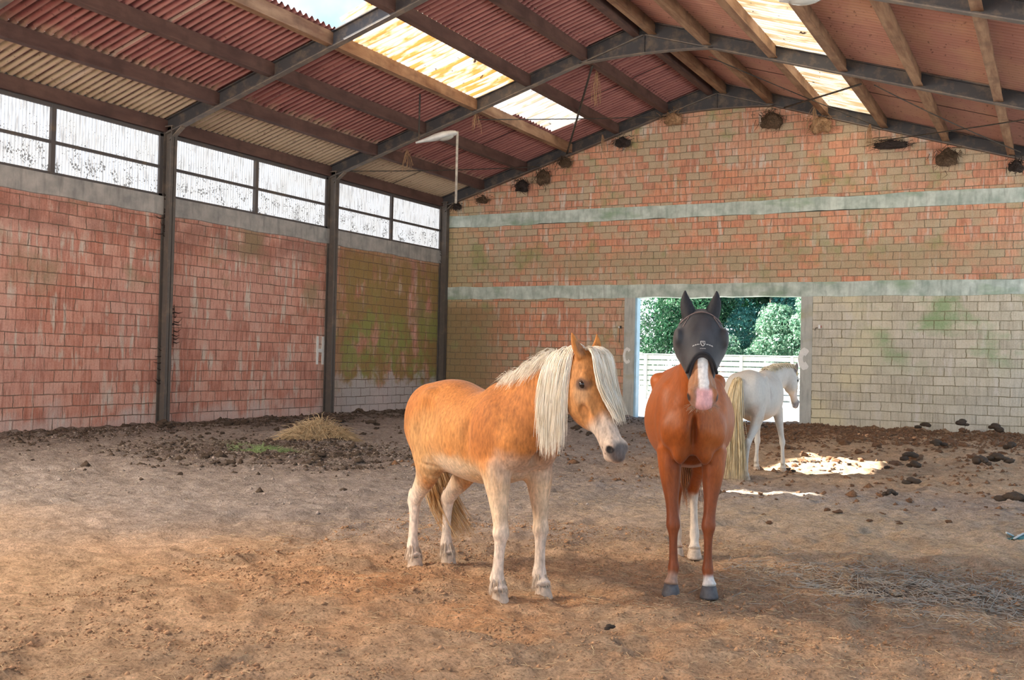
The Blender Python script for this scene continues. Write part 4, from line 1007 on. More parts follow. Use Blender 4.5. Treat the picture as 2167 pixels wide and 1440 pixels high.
# ---------------------------------------------------------------- white horse at the back
def white_horse():
    hd = (.03, .9995); root = empty('horse'); place(root, (13.50, -13.37), hd)
    setp(root, 'white horse with a long cream tail, seen from behind near the doorway', 'horse')
    F = Field((-1.0, -.75, .03), (1.6, .45, 1.75), .0105)
    trunk(F, [(-.82, 0, 1.27, 1.0, .10), (-.74, 0, 1.38, .95, .18), (-.60, 0, 1.46, .90, .24), (-.43, 0, 1.50, .84, .265), (-.24, 0, 1.49, .79, .285), (-.02, 0, 1.45, .755, .305), (.18, 0, 1.43, .76, .295), (.36, 0, 1.46, .78, .265),
              (.50, 0, 1.49, .82, .225), (.62, 0, 1.42, .86, .205), (.72, 0, 1.30, .89, .17)], k=.06)
    for sg in (-1, 1):
        F.ellipsoid((-.54, sg*.14, 1.18), (.24, .13, .26), .07); F.ellipsoid((-.32, sg*.21, 1.37), (.07, .05, .06), .05)
        F.ellipsoid((.52, sg*.155, 1.10), (.14, .085, .26), .07); F.ellipsoid((-.22, sg*.32, 1.2), (.05, .05, .17), .06, None, True)
    F.loft([(.50, 0, 1.20, .15, .29), (.68, -.03, 1.29, .12, .23), (.85, -.09, 1.37, .10, .185), (.98, -.155, 1.42, .088, .155), (1.06, -.20, 1.445, .078, .125)], k=.07, sub=6)
    fore_leg(F, (.60, -.155, .86), (.70, -.20, .44), (.70, -.21, .15), (.72, -.21, 0), 1.05)
    fore_leg(F, (.60, .155, .86), (.69, .17, .44), (.68, .18, .15), (.70, .18, 0), 1.05)
    hind_leg(F, (-.56, -.14, 1.14), (-.42, -.16, .86), (-.76, -.12, .50), (-.76, -.09, .15), (-.72, -.09, 0), 1.06)
    hind_leg(F, (-.56, .14, 1.14), (-.42, .16, .86), (-.76, .12, .50), (-.77, .12, .15), (-.73, .12, 0), 1.06)
    H = Head((1.11, -.235, 1.51), (1.29, -.26, .955)); build_head(F, H, earspread=.12, earfwd=.2)
    V, Fc = F.mesh(3); wh = (.60, .575, .53)
    bl = [((-.2, 0, .80), (.45, .35, .10), (.62, .45, .30), .8, .7), ((-.05, 0, 1.52), (.7, .1, .05), (.66, .54, .42), .8, .6), ((*H.p(.57, 0, .07),), (.085, .09, .09), (.20, .19, .21), .6, .9), ((*H.p(.38, 0, .1),), (.12, .1, .1), (.62, .54, .50), .7, .6),
          ((*H.p(-.05, -.07, .03),), (.07, .05, .09), (.10, .08, .08), .5, .85), ((-.70, -.2, .92), (.10, .1, .09), (.58, .42, .33), .8, .5), ((.7, 0, .12), (.2, .4, .12), (.66, .56, .44), .8, .6), ((-.75, 0, .12), (.2, .4, .12), (.62, .50, .38), .8, .6),
          ((-.2, -.29, 1.2), (.03, .04, .15), (.42, .36, .33), .8, .5)]  # shadow line of the flank hollow painted into the coat
    body = np_mesh('body', V, Fc, coat_mat('coat_white', .10, .6, 60, .1), root); set_col(body, paint(V, wh, bl, 8, .08))
    for c in ((.72, -.21), (.70, .18), (-.72, -.09), (-.73, .12)): hoof_mesh((c[0], c[1], -.01), 1.02, M_HOOFL, root)
    for sg in (-1, 1): eye_mesh(H, sg, root)
    hm = hair_mat('hair_straw', (.62, .47, .25), (.86, .74, .50)); G = []
    for a in np.linspace(0, 6.28, 10)[:-1]:
        c_, s_ = math.cos(a), math.sin(a)
        G.append([(-.79, 0, 1.36), (-.88+.01*c_, .01+.03*s_, 1.34), (-.93+.03*c_, .03+.06*s_, 1.12), (-.94+.04*c_, .05+.085*s_, .80), (-.95+.05*c_, .08+.15*s_, .42), (-.96+.07*c_, .12+.21*s_, .06)])
    hair('tail', G, hm, root, 1900, .0042, .026, 10, 16, .02)
    G = []
    cr = catmull(np.array([(.50, 0, 1.50), (.66, -.02, 1.53), (.82, -.07, 1.565), (.98, -.15, 1.58), (1.10, -.225, 1.565)]), 5)
    for p in cr: G.append([p+(0, .02, -.02), p+(.0, .0, .018), p+(-.02, -.05, -.005), p+(-.02, -.085, -.07)])
    for p in cr: G.append([p+(0, -.01, -.02), p+(.0, .03, .02), p+(-.0, .085, -.03), p+(-.0, .12, -.2)])
    hair('mane', G, hair_mat('hair_pale', (.62, .54, .38), (.82, .76, .62)), root, 700, .0036, .010, 7, 17, .008)
    G = [[H.p(-.03, u*.03, .03), H.p(-.02, u*.05, -.01), H.p(.06, u*.06, -.025), H.p(.16, u*.05, -.02)] for u in np.linspace(-1, 1, 6)]
    hair('forelock', G, hm, root, 120, .003, .006, 6, 18, .006)
white_horse()

# ---------------------------------------------------------------- pixel to ray helper (pixels of the 2167x1440 photograph, used to measure places)
def ray(x, y): return Fv+R2*((x-1083.5)/2227.144)+U2*((720-y)/2227.144)
def on_plane(x, y, n, d):
    v = ray(x, y); n = Vector(n); return CAMP+v*((d-n.dot(CAMP))/n.dot(v))
def on_roof(x, y, right=False, drop=0.0):
    n = Vector((-SL, 0, 1)) if not right else Vector((SL, 0, 1)); d = HE-drop if not right else HE+SL*WD-drop
    return on_plane(x, y, n, d)
# painted letters
def letter_H():
    m = MB(); c = on_plane(677, 742, (1, 0, 0), 0); w, h, t = .20, .37, .085
    for s_ in (-1, 1):
        for i in range(7): m.box((.0, c.y+s_*(w-t)-t/2-.004*(i % 2), c.z-h+i*2*h/7), (.012, c.y+s_*(w-t)+t/2+.004*(i % 3), c.z-h+(i+1)*2*h/7))
    m.box((0, c.y-w+t, c.z-.05), (.0125, c.y+w-t, c.z+.045)); return m.build('painted_letter', M_WHITE)
setp(letter_H(), 'white letter H painted on the left brick wall', 'letter')
def letter_C(px, label, fuzzy=0):
    c = on_plane(*px, (0, 1, 0), -.03); n = 22; V = []; Fq_ = []
    for i in range(n+1):
        a = math.radians(42+276*i/n)
        for r in ((.13, .235), (.055, .145)):
            k = 1+.04*math.sin(i*1.9)+fuzzy*.25
            if r[0] < .1: k = 1-fuzzy*.35
            V.append((c.x+r[0]*math.cos(a)*k, -.028, c.z+r[1]*math.sin(a)*k)); V.append((c.x+r[0]*math.cos(a)*k, -.018, c.z+r[1]*math.sin(a)*k))
    for i in range(n):
        q = i*4; Fq_ += [(q, q+4, q+6, q+2), (q+1, q+3, q+7, q+5), (q, q+1, q+5, q+4), (q+2, q+6, q+7, q+3)]
    Fq_ += [(0, 2, 3, 1), (n*4, n*4+1, n*4+3, n*4+2)]
    setp(MB().add(V, Fq_).build('painted_letter', M_WHITE), label, 'letter')
letter_C((1327, 753), 'white letter C painted on the left door jamb'); letter_C((1702, 760), 'blotchy white letter C painted on the right door jamb', 1)
# electric-fence gate handles and insulators on the gable wall
M_RED = plain('insulator_red', (.50, .12, .08), .5, .2, 30); M_BLACK = plain('black_plastic', (.03, .03, .03), .5, .2, 30)
c = on_plane(1735, 692, (0, 1, 0), -.02); e_ = empty('gate_insulator', c); setp(e_, 'small red and white insulator on the wall right of the doorway', 'insulator')
MB().tube([(0, 0, 0), (0, -.07, 0)], [.045, .03], 12).build('insulator_base', M_RED, e_); MB().box((-.03, -.09, -.05), (.03, -.06, .05)).build('insulator_clip', M_WHITE, e_); MB().tube([(-.02, -.05, -.02), (-.10, -.06, -.04), (-.12, -.04, -.10)], .010, 6).build('insulator_hook', M_ROD, e_)
c = on_plane(1312, 693, (0, 1, 0), -.02); e_ = empty('gate_insulator', c); setp(e_, 'white and black insulator with hanging cord left of the doorway', 'insulator')
MB().tube([(0, 0, 0), (0, -.07, 0)], [.04, .028], 12).build('insulator_base', M_WHITE, e_); MB().box((.02, -.08, -.04), (.07, -.05, .04)).build('insulator_clip', M_BLACK, e_)
MB().tube([(0, -.04, 0), (.012, -.05, -.25), (.0, -.045, -.45)], .008, 6).build('cord', M_BLACK, e_)
# lamps
def street_lamp(tip, end, drop, label, tube=True):
    tip = Vector(tip); end = Vector(end); e_ = empty('hall_lamp', end); setp(e_, label, 'lamp')
    a = (tip-end); L = a.length; a.normalize(); up = Vector((0, 0, 1)); s_ = a.cross(up).normalized(); u = s_.cross(a)
    rows = [(0, .05, .03), (.05, .15, .07), (.16, .20, .10), (.34, .21, .12), (.52, .17, .11), (.68, .10, .08), (.85, .05, .05), (1, .03, .03)]
    V = []; Fq_ = []; n = 16
    for t_, w, h in rows:
        for k in range(n):
            an = 2*math.pi*k/n; hh = h if math.sin(an) > 0 else h*.55
            V.append(a*(t_*L)+s_*(w*math.cos(an))+u*(hh*math.sin(an)))
    for i in range(len(rows)-1):
        for k in range(n): Fq_.append((i*n+k, i*n+(k+1) % n, (i+1)*n+(k+1) % n, (i+1)*n+k))
    Fq_ += [tuple(range(n))[::-1], tuple((len(rows)-1)*n+k for k in range(n))]
    MB().add(V, Fq_).build('lamp_housing', M_LAMPH, e_, smooth=True)
    V = []; Fq_ = []
    for j, (r, z) in enumerate(((1, -.035), (.85, -.075), (.5, -.10), (.1, -.11))):
        for k in range(n):
            an = 2*math.pi*k/n; V.append(a*(.28*L+.20*L*r*math.cos(an))+s_*(.155*r*math.sin(an))+u*z)
    for j in range(3):
        for k in range(n): Fq_.append((j*n+k, j*n+(k+1) % n, (j+1)*n+(k+1) % n, (j+1)*n+k))
    Fq_.append(tuple(3*n+k for k in range(n))); t = NT('lamp_glass'); t.set(Base_Color=(.62, .62, .58), Roughness=.15, Alpha=.8); MB().add(V, Fq_).build('lamp_glass', t.m, e_, smooth=True)
    MB().tube([tip*0+a*L*.93, a*L*.93+Vector((0, 0, max(.1, zroof(tip.x)+DP-tip.z)))], .02, 6).build('hanger_rod', M_ROD, e_)
    if tube: MB().tube([(0, 0, .04), (.0, 0, -.03), (0, 0, -drop)], .030, 10).build('conduit', plain('conduit_white', (.50, .46, .40), .6, .35, 9), e_, smooth=True)
    return e_
P1 = CAMP+ray(880, 303)*24.9; P2 = CAMP+ray(968, 282)*25.1
street_lamp(P1, P2, 1.68, 'white lamp head with long vertical conduit under the second rafter')
P1 = CAMP+ray(1830, -22)*12.6; P2 = CAMP+ray(1655, -5)*12.2
street_lamp(P1, P2, 0, 'pale lamp head cut by the top edge of the picture', False)
# bracing rods and wires
def rod(name, pa, pb, r, label, cat, sag=0, mat=None):
    pa, pb = Vector(pa), Vector(pb); pts = []
    for i in range(13):
        t_ = i/12; p = pa.lerp(pb, t_); p.z -= sag*4*t_*(1-t_); pts.append(p)
    setp(MB().tube(pts, r, 6).build(name, mat or M_ROD, None, smooth=True), label, cat)
rod('brace_rod', on_roof(1253, 140, drop=.05), on_roof(1200, 325, drop=.1), .028, 'steel brace rod sloping down from the ridge haunch on the left slope', 'rod')
rod('brace_rod', on_roof(1822, 178, True, .05), on_roof(1660, 228, True, .12), .022, 'dark brace rod crossing the white skylight on the right slope', 'rod')
rod('overhead_wire', on_roof(1008, 253, drop=.05), on_roof(1420, 246, drop=.12), .014, 'thin wire from the fourth left purlin towards the gable top', 'wire', .03)
rod('overhead_wire', on_roof(712, 362, drop=.02), on_roof(1150, 352, drop=.04), .014, 'thin wire running across beneath the left eave corner', 'wire', .05)
rod('overhead_wire', on_roof(1500, 120, True, .05), on_roof(1875, 275, True, .04), .012, 'thin wire hanging diagonally across the right purlins by the gable', 'wire', .02)
rod('overhead_wire', on_roof(1850, 180, True, .05), on_roof(2160, 322, True, .05), .012, 'thin wire running down to the right picture edge', 'wire', .05)
rod('overhead_wire', on_plane(1860, 298, (0, 1, 0), -.15), on_roof(2300, 232, True, .3), .014, 'thin wire along the top of the gable wall at the right', 'wire', .02)
# tangles of old nests and dusty cobweb at the purlin ends
M_NEST = plain('nest_brown', (.12, .075, .045), .95, .5, 30); M_NESTR = plain('nest_straw', (.40, .24, .13), .9, .4, 20); M_WEB = plain('cobweb_dark', (.045, .032, .028), .95, .4, 30)
def tangle(name, c, r, n, mat, label, cat, seed, group=None, flat=.4, hang=.5):
    R = np.random.default_rng(seed); V = []; F = []
    c = np.array(c); m = MB()
    core = []
    # lumpy core
    bm = bmesh.new(); bmesh.ops.create_icosphere(bm, subdivisions=3, radius=1)
    P_ = np.array([v.co[:] for v in bm.verts]); k_ = .40+1.1*(fbm(P_[:, 0]*1.9+seed, P_[:, 1]*1.9, P_[:, 2]*1.9, 4, seed)-.15)
    P_ = P_*k_[:, None]*np.array([r[0], r[1], r[2]])*.95; P_[:, 2] -= .3*r[2]*np.abs(np.sin(P_[:, 0]*9/r[0]*.3))
    F_ = [tuple(v.index for v in f.verts) for f in bm.faces]; bm.free(); m.add(P_, F_)
    for i in range(n):
        a = R.uniform(0, 6.28); p = np.array([r[0]*R.normal(0, .45), r[1]*R.uniform(-1, .2), r[2]*R.normal(.15, .45)]); d = np.array([math.cos(a)*r[0], R.normal(0, .3)*r[1], math.sin(a)*r[2]-1.6*hang*r[2]])*R.uniform(.4, 1.3)
        d = d*.55; q = p+d*.5+R.normal(0, .12, 3)*r; e2 = p+d+R.normal(0, .1, 3)*r
        q[1] = min(q[1], r[1]*.2); e2[1] = min(e2[1], r[1]*.2)
        m.tube([p, q, e2], [.009, .007, .002], 3, False)
    o = m.build(name, mat, None, smooth=True); o.location = c; setp(o, label, cat, group); return o
nests = [((1020, 422), (.22, .18, .14), M_NEST, 'dark tangle of nest straw at the left end of the gable top'), ((1105, 392), (.30, .2, .22), M_WEB, 'dark cobweb clump under the second purlin end by the lamp conduit'),
         ((1150, 372), (.26, .2, .28), M_NEST, 'brown tangle hanging at the third purlin end on the gable'), ((1196, 342), (.24, .2, .20), M_NEST, 'nest tangle at the foot of the sloping brace rod'),
         ((1318, 300), (.30, .2, .18), M_WEB, 'dark tangle below the upper skylight purlin end'), ((1425, 250), (.34, .2, .20), M_NESTR, 'reddish straw tangle left of the gable peak'),
         ((1632, 252), (.38, .25, .28), M_NEST, 'large rounded brown nest just right of the gable peak'), ((1738, 262), (.36, .25, .26), M_NESTR, 'shaggy nest with strands hanging beside the right skylight'),
         ((1885, 305), (.50, .2, .12), M_WEB, 'flat dark cobweb tangle along the gable edge at the fourth right purlin'), ((2005, 332), (.36, .2, .26), M_NEST, 'bulky nest hanging on the bricks at the right of the gable'), ((2150, 350), (.22, .2, .18), M_WEB, 'small dark clump at the right picture edge under the roof'),
         ((968, 436), (.16, .16, .14), M_WEB, 'small dark tangle at the lower end of the lamp conduit')]
for i, (px, r, mt, lab) in enumerate(nests):
    c = on_plane(*px, (0, 1, 0), -.20); tangle('old_nest', c, r, 110, mt, lab, 'nest', 50+i, 'old nests along the gable top')
# loose strands hanging under purlins
for i, (px, ln, lab, rt) in enumerate([((1008, 240), .25, 'frayed twine hanging from the skylight purlin at the second frame', 0), ((1262, 150), .5, 'straw twine hanging at the ridge end of the brace rod', 0), ((1842, 262), .45, 'dangling twine beneath the right skylight purlin', 1),
        ((1722, 225), .4, 'dangling twine left of the white skylight by the gable', 1), ((1275, 285), .35, 'frayed strands at the fifth left purlin end', 0), ((862, 318), .3, 'frayed strands on the rafter left of the lamp', 0)]):
    c = on_roof(*px, bool(rt), .02); m = MB(); R = np.random.default_rng(i)
    for k in range(14):
        pts = [(0, 0, 0)]; d = R.normal(0, .015, 3)
        for q in range(5): d = d*.7+R.normal(0, .018, 3)+np.array([0, 0, -ln/7]); pts.append(tuple(np.array(pts[-1])+d))
        m.tube(pts, .005, 3, False)
    o = m.build('hanging_twine', M_NESTR); o.location = c; setp(o, lab, 'twine', 'frayed strands under the roof')
# debris caught beside the columns
for i, (px, lab) in enumerate([((344, 770), 'dark cobweb strands left of the near column'), ((366, 690), 'dark cobweb strands right of the near column'), ((345, 455), 'dark cobweb clump high on the near column'), ((940, 768), 'dark cobweb clump low in the wall corner'), ((938, 560), 'dark cobweb strands high in the wall corner')]):
    c = on_plane(*px, (1, 0, 0), .02); m = MB(); R = np.random.default_rng(90+i)
    for k in range(16):
        z0 = R.uniform(-.45, .45); sg = R.choice([-1, 1]); l_ = R.uniform(.08, .28)
        m.tube([(0.02, 0, z0), (0.02, sg*l_*.5, z0-.02), (0.015, sg*l_, z0+R.uniform(-.02, .09))], [.012, .010, .003], 4, False)
    m.tube([(.02, 0, -.47), (.02, .005, 0), (.02, 0, .47)], .008, 4)
    o = m.build('cobweb', M_WEB); o.location = c; setp(o, lab, 'cobweb', 'cobwebs on the left wall')

# ---------------------------------------------------------------- outside, seen through the doorway
M_FW = plain('fence_white', (.42, .43, .41), .7, .12, 5)
fe = empty('white_fence', (4, 17, 0)); setp(fe, 'white horizontal board fence outside behind the doorway', 'fence')
m = MB()
for i in range(8): z = .12+i*.235; m.box((-8, 0, z), (10, .03, z+.195))
m.build('board_panel', M_FW, fe)
for k in range(9):
    x = -7.9+k*2.2; MB().box((x, -.10, -.1), (x+.12, 0, 2.02)).build('fence_post', M_FW, fe)
MB().box((-8, -.12, 1.98), (10, .04, 2.03)).build('top_rail', M_FW, fe)
def leaf_mat(name, a, b, c):
    t = NT(name); n = t.noise(t.obj(), 1.3, 5); g = t.n.new('ShaderNodeObjectInfo')
    f = t.noise(t.obj(), 14, 2); col = t.mix(t.ramp(n, [(.35, 0), (.6, 1)]), a, b); col = t.mix(t.ramp(f, [(.52, 0), (.64, 1)]), col, c)
    t.set(Base_Color=col, Roughness=.45, Specular_IOR_Level=.6)
    tr = t.n.new('ShaderNodeBsdfTranslucent'); t.put(tr.inputs[0], col); ms = t.n.new('ShaderNodeMixShader'); ms.inputs[0].default_value = .3
    t.l.new(t.b.outputs[0], ms.inputs[1]); t.l.new(tr.outputs[0], ms.inputs[2]); t.l.new(ms.outputs[0], t.out.inputs[0]); return t.m
L_DARK = leaf_mat('leaves_conifer', (.010, .05, .02), (.02, .11, .05), (.06, .20, .08)); L_MID = leaf_mat('leaves_teal', (.012, .08, .065), (.03, .18, .15), (.11, .34, .31)); L_LITE = leaf_mat('leaves_pale', (.05, .17, .10), (.14, .32, .20), (.50, .62, .50))
M_BARK = plain('bark', (.10, .07, .05), .9, .4, 8)
def tree(c, rad, h, z0, n, ls, mat, label, seed, lobes=26):
    R = np.random.default_rng(seed); e_ = empty('tree', c); setp(e_, label, 'tree', 'trees beyond the fence')
    C_ = []; 
    for i in range(lobes):
        a = R.uniform(0, 6.28); t_ = R.uniform(0, 1); rr = rad*math.sqrt(max(.05, 1-abs(2*t_-.9)**2))*R.uniform(.4, .9); C_.append((rr*math.cos(a), rr*math.sin(a), z0+(h-z0)*t_, rad*R.uniform(.25, .42)))
    C_ = np.array(C_); i = R.integers(0, lobes, n); d = R.normal(0, 1, (n, 3)); d /= np.linalg.norm(d, axis=1)[:, None]
    P_ = C_[i, :3]+d*C_[i, 3:4]*R.uniform(.7, 1.05, (n, 1)); N_ = d+R.normal(0, .6, (n, 3)); N_ /= np.linalg.norm(N_, axis=1)[:, None]
    T_ = np.cross(N_, R.normal(0, 1, (n, 3))); T_ /= np.linalg.norm(T_, axis=1)[:, None]; B_ = np.cross(N_, T_); s_ = ls*R.uniform(.6, 1.3, (n, 1))
    V = np.stack([P_-T_*s_, P_+B_*s_*.45+N_*s_*.1, P_+T_*s_, P_-B_*s_*.45+N_*s_*.1], 1).reshape(-1, 3); np_mesh('crown', V, np.arange(n*4).reshape(n, 4), mat, e_, False)
    MB().tube([(0, 0, -.2), (.05, 0, h*.4), (0, .05, h*.75)], [.16, .12, .05], 8).build('trunk', M_BARK, e_, smooth=True)
tree((1.2, 21, 0), 2.6, 8.5, .3, 26000, .095, L_DARK, 'dense dark green conifer behind the fence at the left of the doorway', 1, 40)
tree((-2.8, 22, 0), 2.6, 9, .6, 9000, .09, L_DARK, 'dark green tree mostly hidden by the left door jamb', 2, 30)
tree((4.6, 23.5, 0), 2.9, 10, .8, 20000, .10, L_MID, 'teal green tree rising behind the masked horse', 3, 36)
tree((8.0, 24, 0), 3.0, 10.5, 1.5, 12000, .10, L_MID, 'teal green tree at the upper right of the doorway', 4, 34)
tree((5.9, 19.6, 0), 1.6, 3.9, 1.2, 9000, .085, L_LITE, 'pale leafy bush above the fence right of the masked horse', 5, 22)
tree((7.8, 18.9, 0), 1.7, 4.8, 1.4, 11000, .08, L_LITE, 'bright whitish leafy bush above the fence at the right jamb', 6, 24)
tree((3.6, 18.6, 0), .9, 2.9, 1.2, 2600, .075, L_LITE, 'small pale shrub above the fence beside the masked head', 7, 12)
tree((1.4, 29, 0), 4.4, 13, .5, 22000, .26, L_DARK, 'tall dark tree at the back, left half of the doorway', 9, 40)
tree((7.0, 32, 0), 4.5, 14, .5, 17000, .24, L_MID, 'tall teal tree at the back, right half of the doorway', 10, 40)
tree((9.8, 23, 0), 2.4, 8, 1.0, 6000, .10, L_MID, 'teal tree behind the right door jamb', 8, 24)

# ---------------------------------------------------------------- clods, dung, straw, hay
def gz(x, y): return float(soil_h(np.array([x]), np.array([y]))[0])
def clod_mesh(seed, rough=1.0):
    bm = bmesh.new(); bmesh.ops.create_icosphere(bm, subdivisions=3, radius=1); P_ = np.array([v.co[:] for v in bm.verts])
    k_ = .75+.9*rough*(fbm(P_[:, 0]*1.6+seed*3, P_[:, 1]*1.6, P_[:, 2]*1.6, 4, seed)-.5); P_ = P_*k_[:, None]
    me = bpy.data.meshes.new('clod'); me.from_pydata(P_.tolist(), [], [tuple(v.index for v in f.verts) for f in bm.faces]); bm.free(); me.shade_smooth(); return me
def pile_mesh(seed, n=9):
    R = np.random.default_rng(seed); m = MB()
    bm = bmesh.new(); bmesh.ops.create_icosphere(bm, subdivisions=2, radius=1); P0 = np.array([v.co[:] for v in bm.verts]); F0 = [tuple(v.index for v in f.verts) for f in bm.faces]; bm.free()
    for i in range(n):
        a = R.uniform(0, 6.28); r = min(.62, abs(R.normal(0, .42))); k_ = .8+.5*(fbm(P0[:, 0]*2+i, P0[:, 1]*2, P0[:, 2]*2, 2, seed+i)-.5); s_ = R.uniform(.26, .42)
        m.add(P0*k_[:, None]*np.array([s_, s_*.85, s_*.62])+np.array([r*math.cos(a), r*.8*math.sin(a), max(.1, .55-.6*r)]), F0)
    me = bpy.data.meshes.new('pile'); me.from_pydata(m.v, [], m.f); me.shade_smooth(); return me
CL = [clod_mesh(i, 1.5) for i in range(5)]
for q in CL: q.materials.append(M_CLOD)
CB = [clod_mesh(i+20, 1.7) for i in range(5)]
for q in CB: q.materials.append(M_CLODB)
PL = [pile_mesh(i, 10) for i in range(4)]
for q in PL: q.materials.append(M_CLOD)
def ground_px(px): 
    v = ray(*px); return CAMP+v*(-CAMP.z/v.z)
def put(name, me, x, y, s_, rz, label, cat, group=None, sink=.25):
    o = bpy.data.objects.new(name, me); COL.objects.link(o); o.location = (x, y, gz(x, y)+s_[2]*(1-sink)*.5); o.scale = s_; o.rotation_euler = (0, 0, rz); setp(o, label, cat, group); return o
dung = [((1930, 1040), .17, 'dung pile on the sand right of the sunlit patch, the farther of two'), ((1885, 1056), .13, 'small dung pile left of the larger one below the sunlit patch'), ((2143, 1082), .20, 'dark dung pile near the right picture edge'),
        ((1925, 985), .22, 'low dark muck heap at the right end of the sunlit patch'), ((1935, 1003), .20, 'flat muck heap just below the right end of the sunlit patch'), ((2110, 985), .24, 'dark muck heap right of the sunlit patch, upper of its pair'), ((2075, 1003), .26, 'dark muck heap right of the sunlit patch, lower of its pair'),
        ((1958, 917), .24, 'dark dung heap against the grey block wall'), ((2035, 922), .30, 'long dark heap at the foot of the grey wall'), ((2105, 932), .30, 'dark heap at the wall foot near the right edge'), ((1985, 950), .22, 'dark muck between the grey wall and the sunlit patch'), ((2140, 965), .25, 'dark muck heap at the right edge below the wall'),
        ((345, 915), .22, 'black dung pile by the foot of the near column'), ((355, 912), .17, 'dark dung pile touching the black one by the near column'), ((760, 888), .22, 'black dung heap in front of the last bay of the left wall'), ((785, 905), .2, 'dark dung lump in front of the black heap by the left wall'), ((180, 998), .05, 'single dark dropping alone on the grey soil at the left'),
        ((1222, 915), .16, 'dark dung pile behind the pony under its chin'), ((1245, 928), .14, 'smaller dung pile behind the pony muzzle'), ((1612, 912), .14, 'black dropping pile behind the white horse by the door'), ((1290, 1340), .055, 'small dark dropping on the sand in the foreground')]
for i, (px, s_, lab) in enumerate(dung):
    p = ground_px(px); put('dung_pile', PL[i % 4], p.x, p.y, (s_*1.25, s_, s_*.95), i*1.3, lab, 'dung', 'dung piles')
R = np.random.default_rng(77)
# scattered clods: each one a thing, by area
areas = [('brown clod on the churned ground below the grey block wall', 'clods below the grey wall', 80, lambda: (R.uniform(1640, 2180), 908+R.gamma(2.0, 17)), CB, (.025, .10)),
         ('dark clod in the muck strip along the left wall', 'clods along the left wall', 40, lambda: (R.uniform(200, 860), 893+R.gamma(2.0, 10)), CL, (.03, .09)),
         ('dark lump in the muck strip around the hay', 'lumps around the hay', 40, lambda: (R.normal(580, 160), R.normal(965, 17)), CL, (.02, .06)),
         ('small crumb of soil on the sand to the right', 'crumbs on the sand to the right', 35, lambda: (R.uniform(1560, 2160), R.uniform(1010, 1120)), CB, (.012, .035)),
         ('dark crumb lying between the white spots of the sunlit patch', 'crumbs on the sunlit patch', 35, lambda: (R.uniform(1650, 1900), R.uniform(974, 1003)), CL, (.015, .05))]
for lab, grp, n, f, meshes, (a, b) in areas:
    for i in range(n):
        p = ground_px(f()); s_ = R.uniform(a, b) if R.random() < .85 else b*1.2
        if p.y > -.15 or p.x < .2: continue
        put('soil_clod', meshes[i % 5], p.x, p.y, (s_*R.uniform(.9, 1.6), s_, s_*R.uniform(.5, .8)), R.uniform(0, 6), lab, 'clod', grp, .35)
# loose straw and crumbs that nobody could count
def strands(name, pts, lens, mat, seed, w=.0022, lift=.004, tilt=.12):
    R = np.random.default_rng(seed); n = len(pts); a = R.uniform(0, 6.28, n); L_ = R.uniform(lens[0], lens[1], n); d = np.stack([np.cos(a), np.sin(a), R.normal(0, tilt, n)], 1)*L_[:, None]/2
    P_ = np.stack([pts[:, 0], pts[:, 1], soil_h(pts[:, 0], pts[:, 1])+lift+np.abs(d[:, 2])*.5], 1); bend = np.stack([-np.sin(a), np.cos(a), np.full(n, .4)], 1)*L_[:, None]*R.normal(0, .07, (n, 1))
    rows = [P_-d, P_+bend, P_+d]; side = np.stack([-np.sin(a), np.cos(a), np.zeros(n)], 1)*w; up = np.array([0, 0, w*1.1]); V = []
    for r_ in rows: V += [r_-side, r_+side, r_+up]
    V = np.stack(V, 1).reshape(-1, 3); F = []
    base = np.arange(n)*9
    for j in (0, 3):
        for k in range(3): F.append(np.stack([base+j+k, base+j+(k+1) % 3, base+j+3+(k+1) % 3, base+j+3+k], 1))
    o = np_mesh(name, V, np.vstack(F), mat, None, False); return o
def scatter(n, box, dens, seed):
    R = np.random.default_rng(seed); x = R.uniform(box[0], box[1], n*4); y = R.uniform(box[2], box[3], n*4); k = R.random(n*4) < dens(x, y); return np.stack([x[k], y[k]], 1)[:n]
o = strands('loose_straw', scatter(8000, (11, 18, -25.4, -15), lambda x, y: .25+.75*np.exp(-(((x-16.2)/1.6)**2+((y+19.5)/2.6)**2)), 1), (.02, .085), M_STRAW, 2, .0016); setp(o, 'loose pale straw scattered over the sand in the foreground and to the right', 'straw', kind='stuff')
M_STRAWG = plain('straw_grey', (.42, .36, .29), .85, .3, 6, bump=0)
o = strands('old_straw', scatter(2600, (15, 17.8, -21.6, -18.9), lambda x, y: np.exp(-(((x-16.6)/.9)**2+((y+20.3)/.6)**2)), 3), (.04, .16), M_STRAWG, 4, .0026, .006, .2); setp(o, 'old grey straw lying on the dark dug patch at the right', 'straw', kind='stuff')
pts = scatter(5000, (1, 12, -22, -11), lambda x, y: .12+.7*muck(x, y), 5)
o = strands('chaff', pts, (.02, .08), M_STRAWG, 6, .003); setp(o, 'chaff scattered over the grey soil at the left', 'chaff', kind='stuff')
